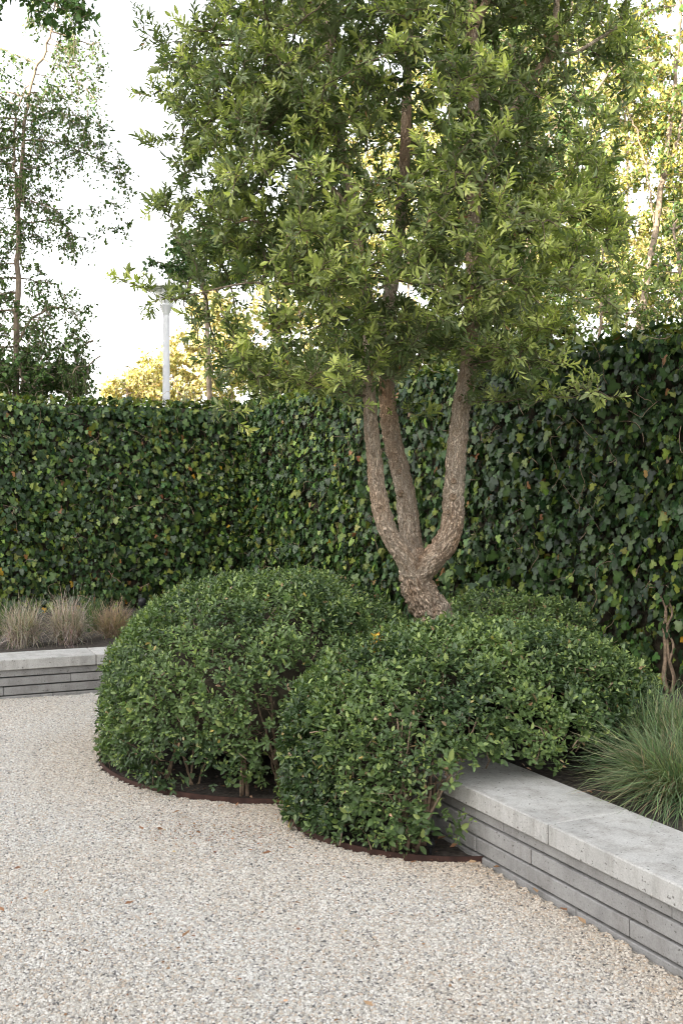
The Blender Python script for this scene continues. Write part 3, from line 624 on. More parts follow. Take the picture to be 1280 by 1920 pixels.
RS = [(796, 1142, 6.23, .045), (787, 1088, 6.21, .060), (808, 1052, 6.17, .070), (834, 1018, 6.15, .069), (847, 982, 6.14, .063), (850, 930, 6.13, .060), (853, 873, 6.12, .057), (859, 815, 6.12, .054), (864, 766, 6.12, .053), (873, 716, 6.13, .051), (882, 640, 6.15, .047), (886, 520, 6.17, .043), (887, 400, 6.2, .041), (889, 290, 6.2, .040), (886, 180, 6.2, .037), (884, 70, 6.2, .034), (884, -60, 6.2, .029), (890, -240, 6.2, .020), (893, -420, 6.2, .010)]
B1 = [(889, 300, 6.2, .028), (930, 250, 6.15, .026), (985, 172, 6.1, .024), (1010, 130, 6.08, .022), (1037, 92, 6.05, .020), (1042, 20, 6.05, .017), (1055, -80, 6.05, .012)]
B2 = [(1030, 105, 6.06, .014), (1075, 100, 6.0, .013), (1110, 80, 5.95, .011), (1156, 50, 5.9, .008)]
B3 = [(884, 60, 6.2, .026), (905, 15, 6.18, .024), (935, -60, 6.15, .020), (960, -200, 6.1, .012)]
B4 = [(665, 405, 6.1, .02), (600, 330, 6.05, .017), (510, 260, 6.0, .015), (460, 205, 5.95, .012), (400, 185, 5.95, .009)]
B5 = [(692, 600, 6.15, .012), (600, 545, 6.05, .009), (480, 530, 6.0, .0065), (380, 548, 5.98, .0045), (320, 564, 5.98, .003)]
B6 = [(884, 560, 6.15, .02), (950, 470, 6.0, .016), (1010, 420, 5.9, .013), (1060, 380, 5.85, .010)]
B7 = [(620, 120, 6.1, .015), (560, 90, 6.05, .012), (500, 85, 6.0, .009), (440, 80, 6.0, .006)]
vv, tt, kk, o = [], [], [], 0
def barked(rows, n, seg, amp, ph):
    p, r = px_path(rows); p, r = catmull(p, r, n); R, B = frames(p); a = np.linspace(0, 2*np.pi, seg, endpoint=False)
    ln = np.r_[0, np.cumsum(np.linalg.norm(np.diff(p, axis=0), axis=1))]
    rad = np.repeat(r[:, None], seg, 1); tex = np.zeros((n, seg, 3))
    for i in range(n):
        for j in range(seg):
            c = (math.cos(a[j])*r[i]+ph, math.sin(a[j])*r[i]-ph, ln[i]*.34+ph*3); tex[i, j] = c
            if amp:
                q = Vector((c[0]*62, c[1]*62, c[2]*46)); w_ = noise.noise_vector(q*.8)*.45; dd = noise.voronoi(q+w_)[0]
                rid = min((dd[1]-dd[0])*2.2, 1.0)
                rad[i, j] += amp*(rid-.55)*min(r[i]/.06, 1.3)+.07*r[i]*noise.noise(Vector((c[0]*8, c[1]*8, ln[i]*5+ph)))+.0025*noise.noise(q*2.3)
    V = p[:, None]+rad[..., None]*(np.cos(a)[None, :, None]*R[:, None]+np.sin(a)[None, :, None]*B[:, None])
    i = np.arange(n-1)[:, None]*seg; j = np.arange(seg)[None]; j2 = (j+1) % seg
    a0, b0, c0, d0 = (i+j).ravel(), (i+j2).ravel(), (i+seg+j2).ravel(), (i+seg+j).ravel()
    return V.reshape(-1, 3), np.vstack([np.c_[a0, b0, c0], np.c_[a0, c0, d0]]), tex.reshape(-1, 3), p, r
paths = []
for rows, n, seg, amp, ph in ((TR, 130, 110, .020, .3), (LS, 430, 46, .0105, 1.7), (MS, 430, 50, .0115, 2.9), (RS, 450, 52, .0125, 4.1), (B1, 60, 16, .003, 5), (B2, 30, 10, 0, 6), (B3, 40, 16, .003, 7), (B4, 60, 12, .002, 8), (B5, 60, 10, 0, 9), (B6, 40, 10, 0, 10), (B7, 40, 10, 0, 11)):
    V, T, K, p, r = barked(rows, n, seg, amp, ph); vv.append(V); tt.append(T+o); kk.append(K); o += len(V); paths.append((p, r))
link('trunk', mkmesh('trunk', np.vstack(vv)-OB, np.vstack(tt), M_bark, extra=np.vstack(kk)), oak)
# a few pruning knots on the stems
for u, v, Y, r in ((849, 932, 6.075, .017), (850, 902, 6.07, .013), (751, 925, 6.425, .016), (748, 884, 6.445, .014), (713, 950, 6.10, .010), (861, 748, 6.07, .011), (745, 852, 6.455, .010), (839, 960, 6.08, .010)):
    V, T = lathe([(r*1.5, 0), (r*1.25, .008), (r*.95, .013), (r*.55, .010), (r*.2, .004), (.0005, .003)], 14); V = V[:, [0, 2, 1]]*np.array([1, -1, 1.15])
    V += .002*rng.standard_normal(V.shape); link('knot', mkmesh('knot', V*.9, T[:, ::-1], M_twig), oak, PX(u, v, Y)-OB)
# crown volume: outline of the crown in the photo, given depth
LB = [(-620, 690), (-480, 500), (-300, 400), (-120, 345), (0, 335), (60, 300), (120, 300), (180, 285), (240, 345), (310, 345), (370, 300), (450, 305), (530, 320), (590, 345), (640, 385), (700, 420), (760, 480), (800, 640)]
RB = [(-620, 820), (-480, 1010), (-300, 1110), (-120, 1170), (0, 1180), (100, 1195), (200, 1175), (300, 1150), (400, 1175), (500, 1185), (570, 1205), (620, 1110), (700, 1080), (740, 960), (800, 800)]
BT = [(300, 640), (380, 690), (440, 765), (500, 745), (560, 715), (620, 745), (690, 740), (760, 700), (830, 670), (900, 690), (980, 705), (1060, 690), (1120, 655), (1200, 600)]
lbv, lbu = np.array(LB).T; rbv, rbu = np.array(RB).T; btu, btv = np.array(BT).T
att = []
while len(att) < 6400:
    v = random.uniform(-620, 770); lo, hi = np.interp(v, lbv, lbu), np.interp(v, rbv, rbu); u = random.uniform(lo, hi)
    if v > np.interp(u, btu, btv): continue
    f = (u-(lo+hi)/2)/((hi-lo)/2+1e-6); dm = 1.25*math.sqrt(max(1-f*f, .02))*min(1, (v+700)/300)
    if abs(f) > .72 and random.random() < (abs(f)-.72)*2.2: continue
    if v > 560: dm *= .85
    dy = random.uniform(-1, 1)*dm; p = PX(u, v, 6.25+dy*1.0)
    p[0] = (u-640)/FPX*6.25+(p[0]-(u-640)/FPX*6.25)*.6
    if noise.noise(Vector(p*1.7)) < -.05: continue
    if min(math.hypot(p[0]-q[0], p[1]-q[1]) for q in (PX(660, v, 6.12), PX(745, v, 6.6), PX(887, v, 6.18))) < .24 and random.random() < .75: continue
    if v < 0 and random.random() < .35: continue
    att.append(p)
for u, v, Y in ((262, 30, 6.0), (275, 60, 6.0), (300, 62, 6.0), (345, 60, 6.0), (262, 178, 5.9), (285, 165, 5.9), (310, 190, 5.9), (350, 185, 5.9), (285, 275, 6.1), (305, 285, 6.1), (335, 300, 6.1), (280, 360, 6.0), (300, 370, 6.0), (330, 380, 6.0), (285, 410, 6.0),
                (208, 522, 5.98), (228, 530, 5.98), (250, 540, 5.98), (272, 556, 5.98), (275, 588, 5.98), (440, 790, 5.8), (455, 780, 5.8), (400, 765, 5.9), (395, 730, 5.9), (372, 640, 6.0),
                (1140, 758, 5.6), (1120, 740, 5.62), (1100, 715, 5.65), (1070, 690, 5.7), (1225, 545, 5.6), (1240, 530, 5.6), (1200, 560, 5.65), (1170, 570, 5.7), (1130, 600, 5.7), (1060, 750, 5.75), (660, 765, 5.6), (640, 750, 5.6), (620, 740, 5.6), (800, 770, 6.5), (790, 800, 6.5), (985, 760, 5.7)):
    for _ in range(2): att.append(PX(u, v, Y)+.03*rng.standard_normal(3))
nodes, par = [], []
for pi, (p, r) in enumerate(paths[1:]):
    first = True
    for q in p[:: max(1, int(.10/np.linalg.norm(p[1]-p[0])))]:
        vq = HOR+(CAMH-q[2])/q[1]*FPX
        if vq > 760: continue
        par.append(-1 if first else len(nodes)-1); nodes.append(q); first = False
nfix = len(nodes)
nodes, par = colonize(nodes, par, att, .062, .55, .088)
rad, kids = pipe(nodes, par, nfix, .0021, 2.35)
rad = np.minimum(rad, .017)
V, T = branch_mesh(nodes, par, rad, nfix, 5); link('branches', mkmesh('branches', V-OB, T, M_branch), oak)['kind'] = 'stuff'
idx = np.arange(nfix, len(nodes)); thin = idx[rad[idx] < .0062]; term = kids == 0
cen = np.array([.35, 6.25, 3.9]); outer = np.linalg.norm((nodes-cen)/np.array([1.5, 1.35, 2.2]), axis=1)
front = (6.25-nodes[:, 1])
pos, tip, nm, size, col = [], [], [], [], []
sprA, sprX, sprK, sprY = [], [], [], []             # leafy shoots: foot, axis, length, youth (also carries bright light as colour)
for i in thin:
    oh, fr, u = outer[i], front[i], nodes[i, 0]/nodes[i, 1]*FPX+640
    a0, b0 = nodes[par[i]], nodes[i]; ax = nrm(b0-a0)
    ns = 3 if term[i] else (2 if rad[i] < .0042 else 1)
    vq = HOR+(CAMH-nodes[i, 2])/nodes[i, 1]*FPX
    pr = .08+.30*(oh > .72)+.30*(fr > .4)*(oh > .5)+.22*(u > 1000)+.2*(fr > .2)*(vq > 330)*(vq < 620); yo = random.uniform(.45, 1.0) if random.random() < pr else 0  # more pale young shoots front and right, painting in the bright light there
    for q in range(ns):
        lead = term[i] and q == 0
        d = nrm(ax*(1.0 if lead else .45)+np.array([0, 0, .50])+(.12 if lead else .62)*rng.standard_normal(3))
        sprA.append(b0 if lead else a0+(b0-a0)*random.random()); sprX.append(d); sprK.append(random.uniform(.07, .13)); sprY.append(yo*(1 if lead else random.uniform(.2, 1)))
sprA, sprX, sprK, sprY = map(np.array, (sprA, sprX, sprK, sprY)); n = len(sprA)
h = nrm(np.cross(sprX, np.array([.3, .5, .8])+.3*rng.standard_normal((n, 3)))); g = np.cross(sprX, h); ph = rng.uniform(0, 6.28, n)
sz = np.exp(.15*rng.standard_normal(n)); dk = np.where(rng.random((n, 1)) < .5, np.array([[.112, .158, .058]]), np.array([[.170, .205, .105]]))
for q in range(12):
    f = np.clip((q+rng.random(n))/12, 0, 1); an = ph+q*2.4+.3*rng.standard_normal(n); s_ = np.cos(an)[:, None]*h+np.sin(an)[:, None]*g
    el = rng.uniform(.25, .8, n)+.45*f; t = s_*np.cos(el)[:, None]+sprX*np.sin(el)[:, None]
    nm.append(sprX*np.cos(el)[:, None]-s_*np.sin(el)[:, None]+np.array([0, 0, .45])+.28*rng.standard_normal((n, 3))); tip.append(t)
    pos.append(sprA+sprX*(sprK*f)[:, None]+s_*.004); size.append(.0465*np.exp(.24*rng.standard_normal(n))*(1-.22*f)*sz)
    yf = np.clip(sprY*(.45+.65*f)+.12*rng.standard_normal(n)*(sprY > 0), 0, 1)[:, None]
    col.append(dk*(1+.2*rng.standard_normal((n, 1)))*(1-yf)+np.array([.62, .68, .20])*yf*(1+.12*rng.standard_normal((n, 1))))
pos, tip, nm, size, col = (np.concatenate(x) for x in (pos, tip, nm, size, col)); col = np.clip(col, .01, .6)
V, T = branch_mesh(np.vstack([sprA, sprA+sprX*sprK[:, None]]), np.r_[np.full(n, -1), np.arange(n)], np.full(2*n, .0013), n, 3); link('shoots', mkmesh('shoots', V-OB, T, M_twig), oak)['kind'] = 'stuff'
bad = rng.random(len(pos)) < .003; col[bad] = palette(bad.sum(), [(.35, .20, .10)], [1])
print('oak nodes', len(nodes), 'leaves', len(pos))
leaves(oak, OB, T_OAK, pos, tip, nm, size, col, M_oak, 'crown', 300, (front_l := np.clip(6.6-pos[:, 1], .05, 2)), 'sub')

# ------------------------------------------------------------------ ornamental grasses
def grass(loc, rad, n, hgt, reach, cols, wts, label, group, green=None, messy=.014):
    root = empty('grass_clump', loc, label, 'grass', group)
    def blades(name, n, cols, wts, hs):
        a = rng.uniform(0, 2*np.pi, n); r0 = rad*np.sqrt(rng.random(n))*.55; out = np.c_[np.cos(a), np.sin(a), np.zeros(n)]
        out = nrm(out+.5*rng.standard_normal((n, 3))*np.array([1, 1, 0])); b = np.c_[np.cos(a)*r0, np.sin(a)*r0, np.full(n, -.02)]
        ln = hgt*hs*rng.uniform(.6, 1.12, n); re = reach*rng.uniform(.15, 1.15, n); K = 7; t = np.linspace(0, 1, K)[None, :, None]
        drop = rng.uniform(.15, 1.45, n)[:, None, None]*re[:, None, None]/reach
        cen_ = b[:, None]+out[:, None]*re[:, None, None]*t**1.5+np.array([0, 0, 1.])*ln[:, None, None]*(t-drop*.75*t**2.6)
        cen_ += messy*rng.standard_normal((n, 1, 3))*t+messy*.28*rng.standard_normal((n, K, 3))*(t > .2)
        sd_ = nrm(np.cross(out, [0, 0, 1.])+.3*rng.standard_normal((n, 3))); wd = (rng.uniform(.0016, .0034, n)[:, None, None])*(1-t**2*.85)
        V = np.stack([cen_-sd_[:, None]*wd, cen_+sd_[:, None]*wd], 2).reshape(-1, 3)
        q = []
        for k in range(K-1): q += [[2*k, 2*k+1, 2*k+3], [2*k, 2*k+3, 2*k+2]]
        T = (np.array(q)[None]+(np.arange(n)*2*K)[:, None, None]).reshape(-1, 3); c = np.repeat(palette(n, cols, wts, .18), 2*K, 0)
        link(name, mkmesh(name, V, T, M_grass, np.clip(c, 0, 1)), root)['kind'] = 'stuff'
    blades('blades', n, cols, wts, 1.0)
    if green: blades(green[0], green[1], green[2], green[3], green[4])
    return root
STRAW = [(.58, .49, .45), (.47, .385, .355), (.70, .61, .57), (.35, .28, .25)]; GG = [(.10, .17, .055), (.13, .20, .07), (.07, .13, .05)]
gl = 'grasses in the bed behind the far low wall'
for (u, v, h, r, lab) in ((38, 1214, .40, .13, 'dry straw grass clump with green shoots at the photo edge'), (124, 1208, .42, .13, 'dry straw grass clump midway along the far wall'), (212, 1197, .34, .11, 'small brown dry grass clump beside the black bollard light')):
    g = GP(u, v, .255); g[1] += .06
    grass(g, r, 1200 if r > .12 else 900, h, .17, STRAW if u < 200 else [(.46, .34, .26), (.54, .42, .32), (.36, .27, .2)], [3, 3, 2, 2] if u < 200 else [3, 2, 2], lab, gl, ('green_blades', 110 if u < 200 else 20, GG, [1, 1, 1], 1.0), messy=.05)
for (u, Y, lab) in ((-5, 9.3, 'green grass clump behind the straw clump at the photo edge'), (172, 9.6, 'green grass clump behind the dry straw grass by the ivy')):
    x = (u-640)/FPX*Y; grass((x, Y, .255), .12, 240, .44, .18, GG+STRAW[:1], [3, 3, 3, 1], lab, gl)
GR = [(.19, .27, .14), (.25, .33, .17), (.14, .21, .115), (.34, .39, .22)]
for (x, y, h, re, n, lab) in ((1.43, 4.30, .31, .39, 2700, 'lush green tussock grass arching over the low wall coping'), (1.68, 4.62, .35, .40, 2300, 'green tussock grass cut off by the picture edge, farther from the coping'), (1.50, 4.86, .38, .33, 1900, 'green tussock grass between the front shrub and the ivy hedge')):
    grass((x, y, .255), .24, n, h, re, GR, [3, 3, 2, 1.5], lab, 'green grasses in the bed behind the near low wall', ('dry_blades', 800, [(.42, .36, .24), (.33, .27, .18)], [1, 1], .9), messy=.04)

# ------------------------------------------------------------------ small garden lights
bp_ = PX(267, 1150, 9.55); bl = empty('bollard_light', (bp_[0], 9.55, .25), 'black domed bollard light beside the small dry grass', 'lamp')
V, T = lathe([(.001, .0), (.030, .0), (.030, .225), (.024, .228), (.024, .236)]); link('post', mkmesh('post', V, T, M_black), bl)
V, T = lathe([(.024, .234), (.037, .236), (.037, .288), (.034, .300), (.025, .310), (.012, .315), (.0005, .316)]); link('cap', mkmesh('cap', V, T, M_black), bl)
sp = GP(809, 1612, .0); sp = np.array([sp[0], sp[1]+.06, 0]); sl_ = empty('spotlight', sp, 'small black ground spotlight beside the wall inside the rusty edging', 'lamp')
V, T = lathe([(.0005, -.045), (.010, -.044), (.013, -.03), (.016, -.005), (.018, .012), (.0165, .021), (.012, .026), (.006, .029), (.0005, .030)], 20)
a_ = math.radians(100); R_ = np.array([[1, 0, 0], [0, math.cos(a_), -math.sin(a_)], [0, math.sin(a_), math.cos(a_)]])
link('lamp_head', mkmesh('lamp_head', V@R_.T+np.array([0, 0, .052]), T, M_black), sl_)
V, T = lathe([(.0005, -.03), (.006, -.02), (.006, .04), (.0005, .045)], 10); link('stake', mkmesh('stake', V+np.array([0, .012, 0]), T, M_black), sl_)

# ------------------------------------------------------------------ street lamp beyond the hedge
LX, LY = PX(312, 600, 16)[0], 16.0; lp = empty('street_lamp', (LX, LY, -.08), 'tall pale street lamp with a round flat head beyond the ivy hedge', 'street lamp')
V, T = lathe([(.11, 0), (.11, .5), (.066, .55), (.050, 4.36), (.0005, 4.36)], 24); link('pole', mkmesh('pole', V, T, M_lampgrey), lp)
V, T = lathe([(.048, 4.34), (.052, 4.38), (.105, 4.50), (.11, 4.52), (.09, 4.525), (.0005, 4.525)], 28); link('collar', mkmesh('collar', V, T, M_lampgrey), lp)
V, T = lathe([(.085, 4.525), (.12, 4.60), (.17, 4.70), (.19, 4.755), (.0005, 4.76)], 28); link('diffuser', mkmesh('diffuser', V, T, M_lampwhite), lp)
V, T = lathe([(.0005, 4.742), (.20, 4.745), (.315, 4.752), (.325, 4.765), (.30, 4.80), (.20, 4.865), (.09, 4.90), (.0005, 4.905)], 36); link('lamp_head', mkmesh('lamp_head', V, T, M_lampwhite), lp)
for k in range(3):
    a = k*2.094+.5; V, T = tube(np.array([[.08*math.cos(a), .08*math.sin(a), 4.52], [.19*math.cos(a), .19*math.sin(a), 4.64], [.26*math.cos(a), .26*math.sin(a), 4.75]]), [.009]*3, 8); link('bracket', mkmesh('bracket', V, T, M_lampgrey), lp)

# ------------------------------------------------------------------ trees beyond the hedges
def far_tree(name, label, trunks, blobs, Y, dd, natt, step, lsize, per, cols, wts, droop=0, tip_r=.008, leafn=.7, clump=.3, base=None, group='trees beyond the hedges'):
    b0 = PX(*trunks[0][0][:2], Y); base = np.array([b0[0], b0[1], -.08]); root = empty(name, base, label, 'tree', group)
    nodes, par = [], []; parts = []
    for rows in trunks:
        rows = [(u, v, (y if y else Y), r) for u, v, y, r in rows]
        p = np.array([PX(u, v, y) for u, v, y, r in rows]); r = [x[3] for x in rows]
        if rows is not None and p[0, 2] < 2.5 and len(parts) == 0: p = np.vstack([[p[0, 0], p[0, 1], -.1], p]); r = [r[0]*1.2]+r
        r = [x*.42 for x in r]; p, r = catmull(p, r, 40); parts.append(tube(p+.012*rng.standard_normal(p.shape), r, 9)); first = True
        ln = np.linalg.norm(p[-1]-p[0])/40; sk = max(1, int(step*1.5/ln))
        for q in p[::sk]:
            if q[2] < 1.6: continue
            par.append(-1 if first else len(nodes)-1); nodes.append(q); first = False
    V, T = merge(parts); link('trunk', mkmesh('trunk', V-base, T, M_farbark), root); nf = len(nodes)
    A = []; wsum = sum(b[2]*b[3] for b in blobs)
    for (u, v, ru, rv, *yy) in blobs:
        y0 = yy[0] if yy else Y
        for _ in range(max(3, int(natt*ru*rv/wsum))):
            d = nrm(rng.standard_normal(3))*rng.random()**.4; p = PX(u+d[0]*ru, v+d[2]*rv, y0); p[1] += d[1]*dd
            if noise.noise(Vector(p*(1.1/step*.22))) > -clump: A.append(p)
    nodes, par = colonize(nodes, par, A, step, step*8, step*1.6, 90); r, kids = pipe(nodes, par, nf, tip_r, 2.3); r = np.minimum(r, .07)
    V, T = branch_mesh(nodes, par, r, nf, 4); link('branches', mkmesh('branches', V-base, T, M_farbark), root)['kind'] = 'stuff'
    idx = np.arange(nf, len(nodes)); idx = idx[r[idx] < tip_r*3.2]; k = np.repeat(idx, per); n = len(k)
    nt_ = max(1, per//6); kt = np.repeat(idx, nt_); mt = len(kt); A0 = nodes[kt]; out_ = nrm(nodes[kt]-nodes[par[kt]])
    if droop: dv = rng.standard_normal((mt, 3))*np.array([.10, .10, .03])+out_*.06+np.array([0, 0, -1.])*(droop*rng.random((mt, 1))**1.3)
    else: dv = nrm(out_*.7+rng.standard_normal((mt, 3))*.8)*step*1.5*leafn*rng.uniform(.5, 1.3, (mt, 1))
    V, T = branch_mesh(np.vstack([A0, A0+dv]), np.r_[np.full(mt, -1), np.arange(mt)], np.full(2*mt, tip_r*.35), mt, 3); link('twigs', mkmesh('twigs', V-base, T, M_farbark), root)['kind'] = 'stuff'
    f_ = np.tile((np.arange(6)+.5)/6, mt)[:, None]; n = mt*6; pos = np.repeat(A0, 6, 0)+np.repeat(dv, 6, 0)*f_+rng.standard_normal((n, 3))*lsize*.35
    tip = rng.standard_normal((n, 3))+np.array([0, 0, -.6]); nm = rng.standard_normal((n, 3))+np.array([0, 0, .8]); size = lsize*np.exp(.25*rng.standard_normal(n))
    leaves(root, base, T_FAR, pos, tip, nm, size, palette(n, cols, wts, .25), M_far, 'crown', 0); return root
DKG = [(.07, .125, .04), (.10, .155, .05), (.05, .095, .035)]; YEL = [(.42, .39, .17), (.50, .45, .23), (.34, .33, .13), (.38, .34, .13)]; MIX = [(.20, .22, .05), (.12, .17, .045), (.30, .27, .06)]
far_tree('birch_tree', 'slender drooping tree with fine leaves beyond the hedge corner, against white sky',
         [[(24, 900, 0, .12), (30, 700, 0, .11), (34, 560, 0, .10), (33, 450, 0, .085), (40, 330, 0, .07), (47, 230, 0, .06), (62, 150, 0, .05), (86, 92, 0, .04), (100, 40, 0, .03), (110, -70, 0, .02)],
          [(33, 440, 0, .05), (30, 330, 0, .05), (28, 250, 0, .04), (38, 195, 0, .03), (60, 150, 0, .02)], [(30, 650, 0, .05), (60, 600, 0, .045), (110, 575, 0, .03), (150, 600, 0, .018), (178, 645, 0, .012), (195, 680, 0, .008)]],
         [(120, 30, 70, 35), (165, 100, 40, 60), (120, 200, 70, 40), (185, 270, 55, 50), (225, 325, 28, 40), (230, 395, 18, 30), (110, 290, 70, 40), (60, 240, 40, 60), (10, 330, 40, 90), (-60, 250, 80, 200), (120, 430, 30, 40), (60, 520, 60, 40), (110, 555, 65, 38), (30, 600, 75, 55), (110, 640, 70, 50), (50, 690, 85, 50), (135, 705, 55, 34), (20, 420, 40, 60), (90, 370, 40, 40), (40, 610, 90, 60), (100, 680, 80, 45), (30, 720, 90, 35), (-60, 560, 80, 150)],
         15, .9, 4200, .15, .052, 30, DKG, [3, 3, 2], droop=.45, tip_r=.006, clump=.12)
far_tree('leafy_tree', 'dark broad leaved bough hanging into the top corner above the slender tree',
         [[(-420, 900, 0, .16), (-400, 500, 0, .14), (-360, 200, 0, .11), (-280, 60, 0, .07), (-150, 0, 0, .04), (-20, -10, 0, .02), (90, 5, 0, .012), (150, 35, 0, .007)]],
         [(30, 5, 60, 28), (110, 15, 55, 26), (160, 45, 30, 18), (-80, -20, 90, 60), (60, -70, 140, 50), (-250, 0, 160, 160)], 12, .7, 900, .14, .085, 18, [(.05, .10, .03), (.07, .13, .04)], [1, 1], tip_r=.006)
far_tree('bushy_tree', 'dark green rounded tree crown behind the street lamp head',
         [[(400, 900, 0, .14), (392, 700, 0, .12), (385, 560, 0, .09), (375, 480, 0, .05), (370, 430, 0, .03)]],
         [(350, 490, 65, 45), (400, 460, 70, 55), (330, 515, 45, 22), (440, 480, 70, 60)], 19.5, 1.0, 600, .22, .085, 48, [(.035, .075, .028), (.05, .095, .03)], [1, 1])
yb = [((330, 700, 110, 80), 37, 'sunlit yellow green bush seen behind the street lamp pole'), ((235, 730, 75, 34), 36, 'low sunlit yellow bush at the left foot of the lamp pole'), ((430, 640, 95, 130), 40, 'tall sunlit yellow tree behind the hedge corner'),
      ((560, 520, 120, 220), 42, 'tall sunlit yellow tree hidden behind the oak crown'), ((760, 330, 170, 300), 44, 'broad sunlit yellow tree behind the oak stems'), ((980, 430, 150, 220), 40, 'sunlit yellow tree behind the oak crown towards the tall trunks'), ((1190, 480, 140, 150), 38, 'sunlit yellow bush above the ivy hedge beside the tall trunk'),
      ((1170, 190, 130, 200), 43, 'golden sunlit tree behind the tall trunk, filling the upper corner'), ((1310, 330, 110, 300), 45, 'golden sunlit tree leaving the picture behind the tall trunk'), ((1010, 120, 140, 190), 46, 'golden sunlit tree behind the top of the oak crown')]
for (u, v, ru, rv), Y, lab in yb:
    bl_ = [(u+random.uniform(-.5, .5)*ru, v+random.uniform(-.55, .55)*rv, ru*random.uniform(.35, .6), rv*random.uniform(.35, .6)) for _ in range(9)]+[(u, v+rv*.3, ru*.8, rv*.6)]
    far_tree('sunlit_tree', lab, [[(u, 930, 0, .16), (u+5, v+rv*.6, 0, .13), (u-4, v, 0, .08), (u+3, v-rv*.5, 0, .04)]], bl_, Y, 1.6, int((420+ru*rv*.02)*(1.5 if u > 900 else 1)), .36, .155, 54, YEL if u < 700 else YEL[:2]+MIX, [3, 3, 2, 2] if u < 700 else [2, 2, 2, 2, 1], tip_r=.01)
far_tree('tall_tree', 'tall pale trunked tree with thin foliage at the right edge above the ivy hedge',
         [[(1188, 900, 0, .18), (1200, 640, 0, .17), (1212, 520, 0, .15), (1232, 400, 0, .14), (1246, 300, 0, .12), (1262, 180, 0, .10), (1272, 60, 0, .09), (1280, -80, 0, .07)], [(1240, 330, 0, .07), (1262, 290, 0, .06), (1276, 230, 0, .05), (1300, 120, 0, .03)], [(1225, 420, 0, .05), (1212, 320, 0, .04), (1190, 240, 0, .03), (1160, 170, 0, .02)]],
         [(1230, 80, 50, 90), (1190, 180, 60, 60), (1250, 220, 40, 60), (1200, 330, 60, 50), (1265, 370, 40, 60), (1170, 100, 60, 50), (1330, 200, 60, 200), (1230, -60, 120, 60)], 20, 1.6, 1700, .25, .08, 42, MIX+DKG[:1], [2, 3, 2, 2], clump=.1)
far_tree('tall_tree', 'darker green tree with a slanting bough seen through the oak crown',
         [[(1010, 900, 0, .16), (1000, 600, 0, .14), (990, 400, 0, .12), (1030, 250, 0, .09), (1075, 205, 0, .07), (1120, 165, 0, .05), (1150, 120, 0, .03)], [(995, 420, 0, .07), (960, 300, 0, .05), (930, 150, 0, .04), (920, 20, 0, .03)]],
         [(1065, 225, 60, 45), (1040, 320, 70, 70), (1100, 330, 40, 50), (930, 120, 70, 110), (1000, 30, 90, 60), (1080, 480, 80, 90), (1000, -60, 150, 60)], 18, 1.2, 1300, .24, .08, 42, DKG+MIX[:2], [3, 3, 2, 2, 2])
far_tree('bushy_tree', 'green bushy tree just above the ivy hedge at the right edge',
         [[(1290, 900, 0, .12), (1285, 640, 0, .10), (1275, 520, 0, .07), (1262, 420, 0, .04)], [(1115, 900, 0, .07), (1125, 600, 0, .05), (1130, 450, 0, .03)]],
         [(1262, 500, 45, 60), (1240, 580, 70, 40), (1130, 570, 90, 40), (1190, 600, 80, 26), (1330, 480, 60, 140), (1275, 420, 30, 40)], 15, 1.0, 1300, .2, .065, 36, [(.10, .16, .045), (.15, .19, .05), (.07, .12, .04)], [2, 2, 1])

for (u, v, ru, rv, Y, lab) in ((40, 690, 110, 75, 14.8, 'dark leafy bush above the hedge at the foot of the slender tree'), (130, 712, 55, 38, 15.4, 'small bush above the hedge between the slender tree and the lamp'), (520, 715, 70, 70, 19, 'green bush above the hedge corner under the oak crown'), (640, 695, 80, 90, 17, 'green bush behind the left oak stem above the hedge'), (785, 635, 90, 130, 16, 'green bush between the oak stems above the hedge'), (900, 615, 95, 125, 16, 'green bush behind the straight oak stem above the hedge'), (1030, 620, 90, 80, 17, 'green bush where the oak crown meets the ivy hedge')):
    bl_ = [(u+random.uniform(-.5, .5)*ru, v+random.uniform(-.55, .55)*rv, ru*random.uniform(.35, .6), rv*random.uniform(.35, .6)) for _ in range(7)]+[(u, v+rv*.2, ru*.8, rv*.7)]
    far_tree('garden_bush', lab, [[(u, 930, 0, .08), (u+3, v+rv*.5, 0, .06), (u-2, v, 0, .04), (u+2, v-rv*.4, 0, .02)]], bl_, Y, .9, 800 if u > 300 else 420, .21, .10 if u > 300 else .07, 60, [(.11, .15, .045), (.19, .20, .055), (.07, .11, .04)] if u > 300 else DKG, [2, 1.3, 2], group='bushes beyond the hedges')

# ------------------------------------------------------------------ fallen leaves and litter
DL = [mkmesh('fallen_leaf', T_DEAD[0]-np.array([0, .5, 0]), T_DEAD[1], M_dead, np.array(c)) for c in ((.38, .20, .11), (.30, .17, .09), (.45, .30, .18), (.26, .13, .07))]
def drop(u, v, z, size, label, group):
    g = GP(u, v, z); o = link('fallen_leaf', random.choice(DL), None, (g[0], g[1], z+.012)); o.scale = (size, size, size)
    o.rotation_euler = (random.uniform(-.35, .35), random.uniform(-.35, .35), random.uniform(0, 6.28)); tag(o, label, 'leaf', group)
for u, v in ((33, 1634), (88, 1677), (3, 1711), (228, 1541), (265, 1558), (340, 1531), (345, 1540), (372, 1566), (330, 1528), (415, 1515), (445, 1513), (300, 1560), (545, 1595), (500, 1605), (470, 1600), (775, 1622), (885, 1622), (350, 1758), (160, 1790), (690, 1890), (560, 1700), (242, 1700)):
    drop(u, v, .004, random.uniform(.026, .042), 'single brown fallen leaf lying on the open pale gravel', 'fallen leaves on the gravel')
for u, v in ((1003, 1676), (1056, 1712), (1090, 1733), (930, 1632)):
    drop(u, v, .004, .038, 'brown fallen leaf on the gravel along the foot of the near wall', 'fallen leaves along the near wall')
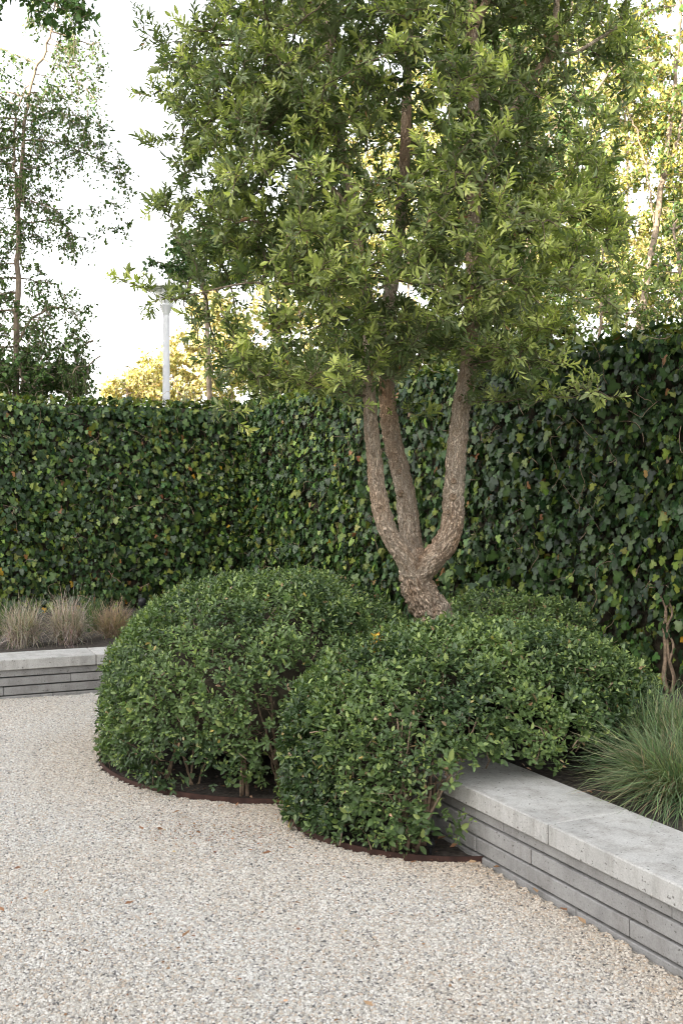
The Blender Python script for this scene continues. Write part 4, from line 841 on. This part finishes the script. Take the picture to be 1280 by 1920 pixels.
for u, v in ((525, 1508), (536, 1512)): drop(u, v, .012, .05, 'pale brown fallen leaf caught on the rusty edging between the shrubs', 'leaves on the edging')
for u, v in ((306, 1456), (314, 1451), (320, 1465), (828, 1577), (420, 1480), (850, 1592)): drop(u, v, .014, .045, 'brown fallen leaf on the dark soil under a clipped shrub', 'fallen leaves on the shrub bed soil')
drop(1105, 1492, .289, .04, 'tan fallen leaf on the wall coping at the edge of the green grass', None)
n = 520; c0 = rng.standard_normal((n, 2))*np.array([75, 20])+np.array([400, 1560]); far = rng.random(n) < .45
c0[far] = np.c_[rng.uniform(-20, 900, far.sum()), rng.uniform(1480, 1920, far.sum())]
LP = np.array([GP(u, v, .004) for u, v in c0]); LP[:, 2] += rng.uniform(.002, .008, n)
kp = (((LP[:, :2]-C1)**2).sum(1) > R1**2) & (((LP[:, :2]-C2)**2).sum(1) > R2**2) & ((LP[:, :2]-WR_A)@WR_N < -.02); LP = LP[kp]; n = len(LP)
lit = leaves(None, (0, 0, 0), T_DEAD, LP, rng.standard_normal((n, 3))*np.array([1, 1, .15]), rng.standard_normal((n, 3))*.35+np.array([0, 0, 1]), rng.uniform(.007, .018, n), palette(n, [(.30, .17, .10), (.22, .12, .07), (.40, .28, .18)], [2, 2, 1]), M_dead, 'leaf_litter', 0)
tag(lit, 'crumbs of brown leaf litter drifted over the pale gravel', 'litter', kind='stuff')
n = 1500; a = rng.uniform(0, 6.28, n); rr_ = np.sqrt(rng.random(n)); w_ = rng.random(n) < .6
BP = np.where(w_[:, None], np.c_[C1[0]+R1*.97*rr_*np.cos(a), C1[1]+R1*.97*rr_*np.sin(a)], np.c_[C2[0]+R2*.97*rr_*np.cos(a), C2[1]+R2*.97*rr_*np.sin(a)])
BP = np.c_[BP, .018+.008*rng.random(n)]; BP = BP[~in_wall(BP)]; n = len(BP)
lit2 = leaves(None, (0, 0, 0), T_DEAD, BP, rng.standard_normal((n, 3))*np.array([1, 1, .2]), rng.standard_normal((n, 3))*.4+np.array([0, 0, 1]), rng.uniform(.008, .028, n), palette(n, [(.16, .10, .065), (.24, .14, .08), (.10, .07, .05)], [2, 1, 2]), M_dead, 'leaf_litter', 0)
tag(lit2, 'dark leaf litter on the soil under the clipped shrubs', 'litter', kind='stuff')

# ------------------------------------------------------------------ unseen block added behind the camera to keep low sun off the garden
d_ = np.array([.6, .8]); hc = d_*-19.0; hs = empty('shade_house', (hc[0], hc[1], -.08), 'tall pale rendered block, unseen, added behind the viewer to shade the garden', 'added shade caster'); hs.rotation_euler = (0, 0, math.atan2(d_[1], d_[0])-math.pi/2)
M_render = simple_mat('pale_render', (.62, .59, .54), .9, 0, 3, .06); M_roof = simple_mat('dark_roof_tile', (.10, .08, .075), .8, 0, 12, .3); M_glass = simple_mat('window_glass', (.05, .06, .07), .12, 0)
link('wall', boxmesh('wall', -22, 22, -9, 0, 0, 13.0, M_render), hs)
rv_ = [(-22.5, -9.5, 13.0), (22.5, -9.5, 13.0), (22.5, .4, 13.0), (-22.5, .4, 13.0), (-22.5, -4.5, 15.4), (22.5, -4.5, 15.4)]
rm = bpy.data.meshes.new('roof'); rm.from_pydata(rv_, [], [(0, 1, 5, 4), (2, 3, 4, 5), (1, 2, 5), (3, 0, 4), (3, 2, 1, 0)]); rm.materials.append(M_roof); link('roof', rm, hs, (0, 0, .01))
wm, wg = boxmesh('window', -.75, .75, 0, .06, 0, 1.7, M_lampwhite, .01), boxmesh('pane', -.65, .65, .06, .075, .1, 1.6, M_glass)
for f in range(3):
    for k in range(9): wn = link('window', wm, hs, (-18+k*4.5, .002, 1.2+f*3.4)); link('pane', wg, wn)
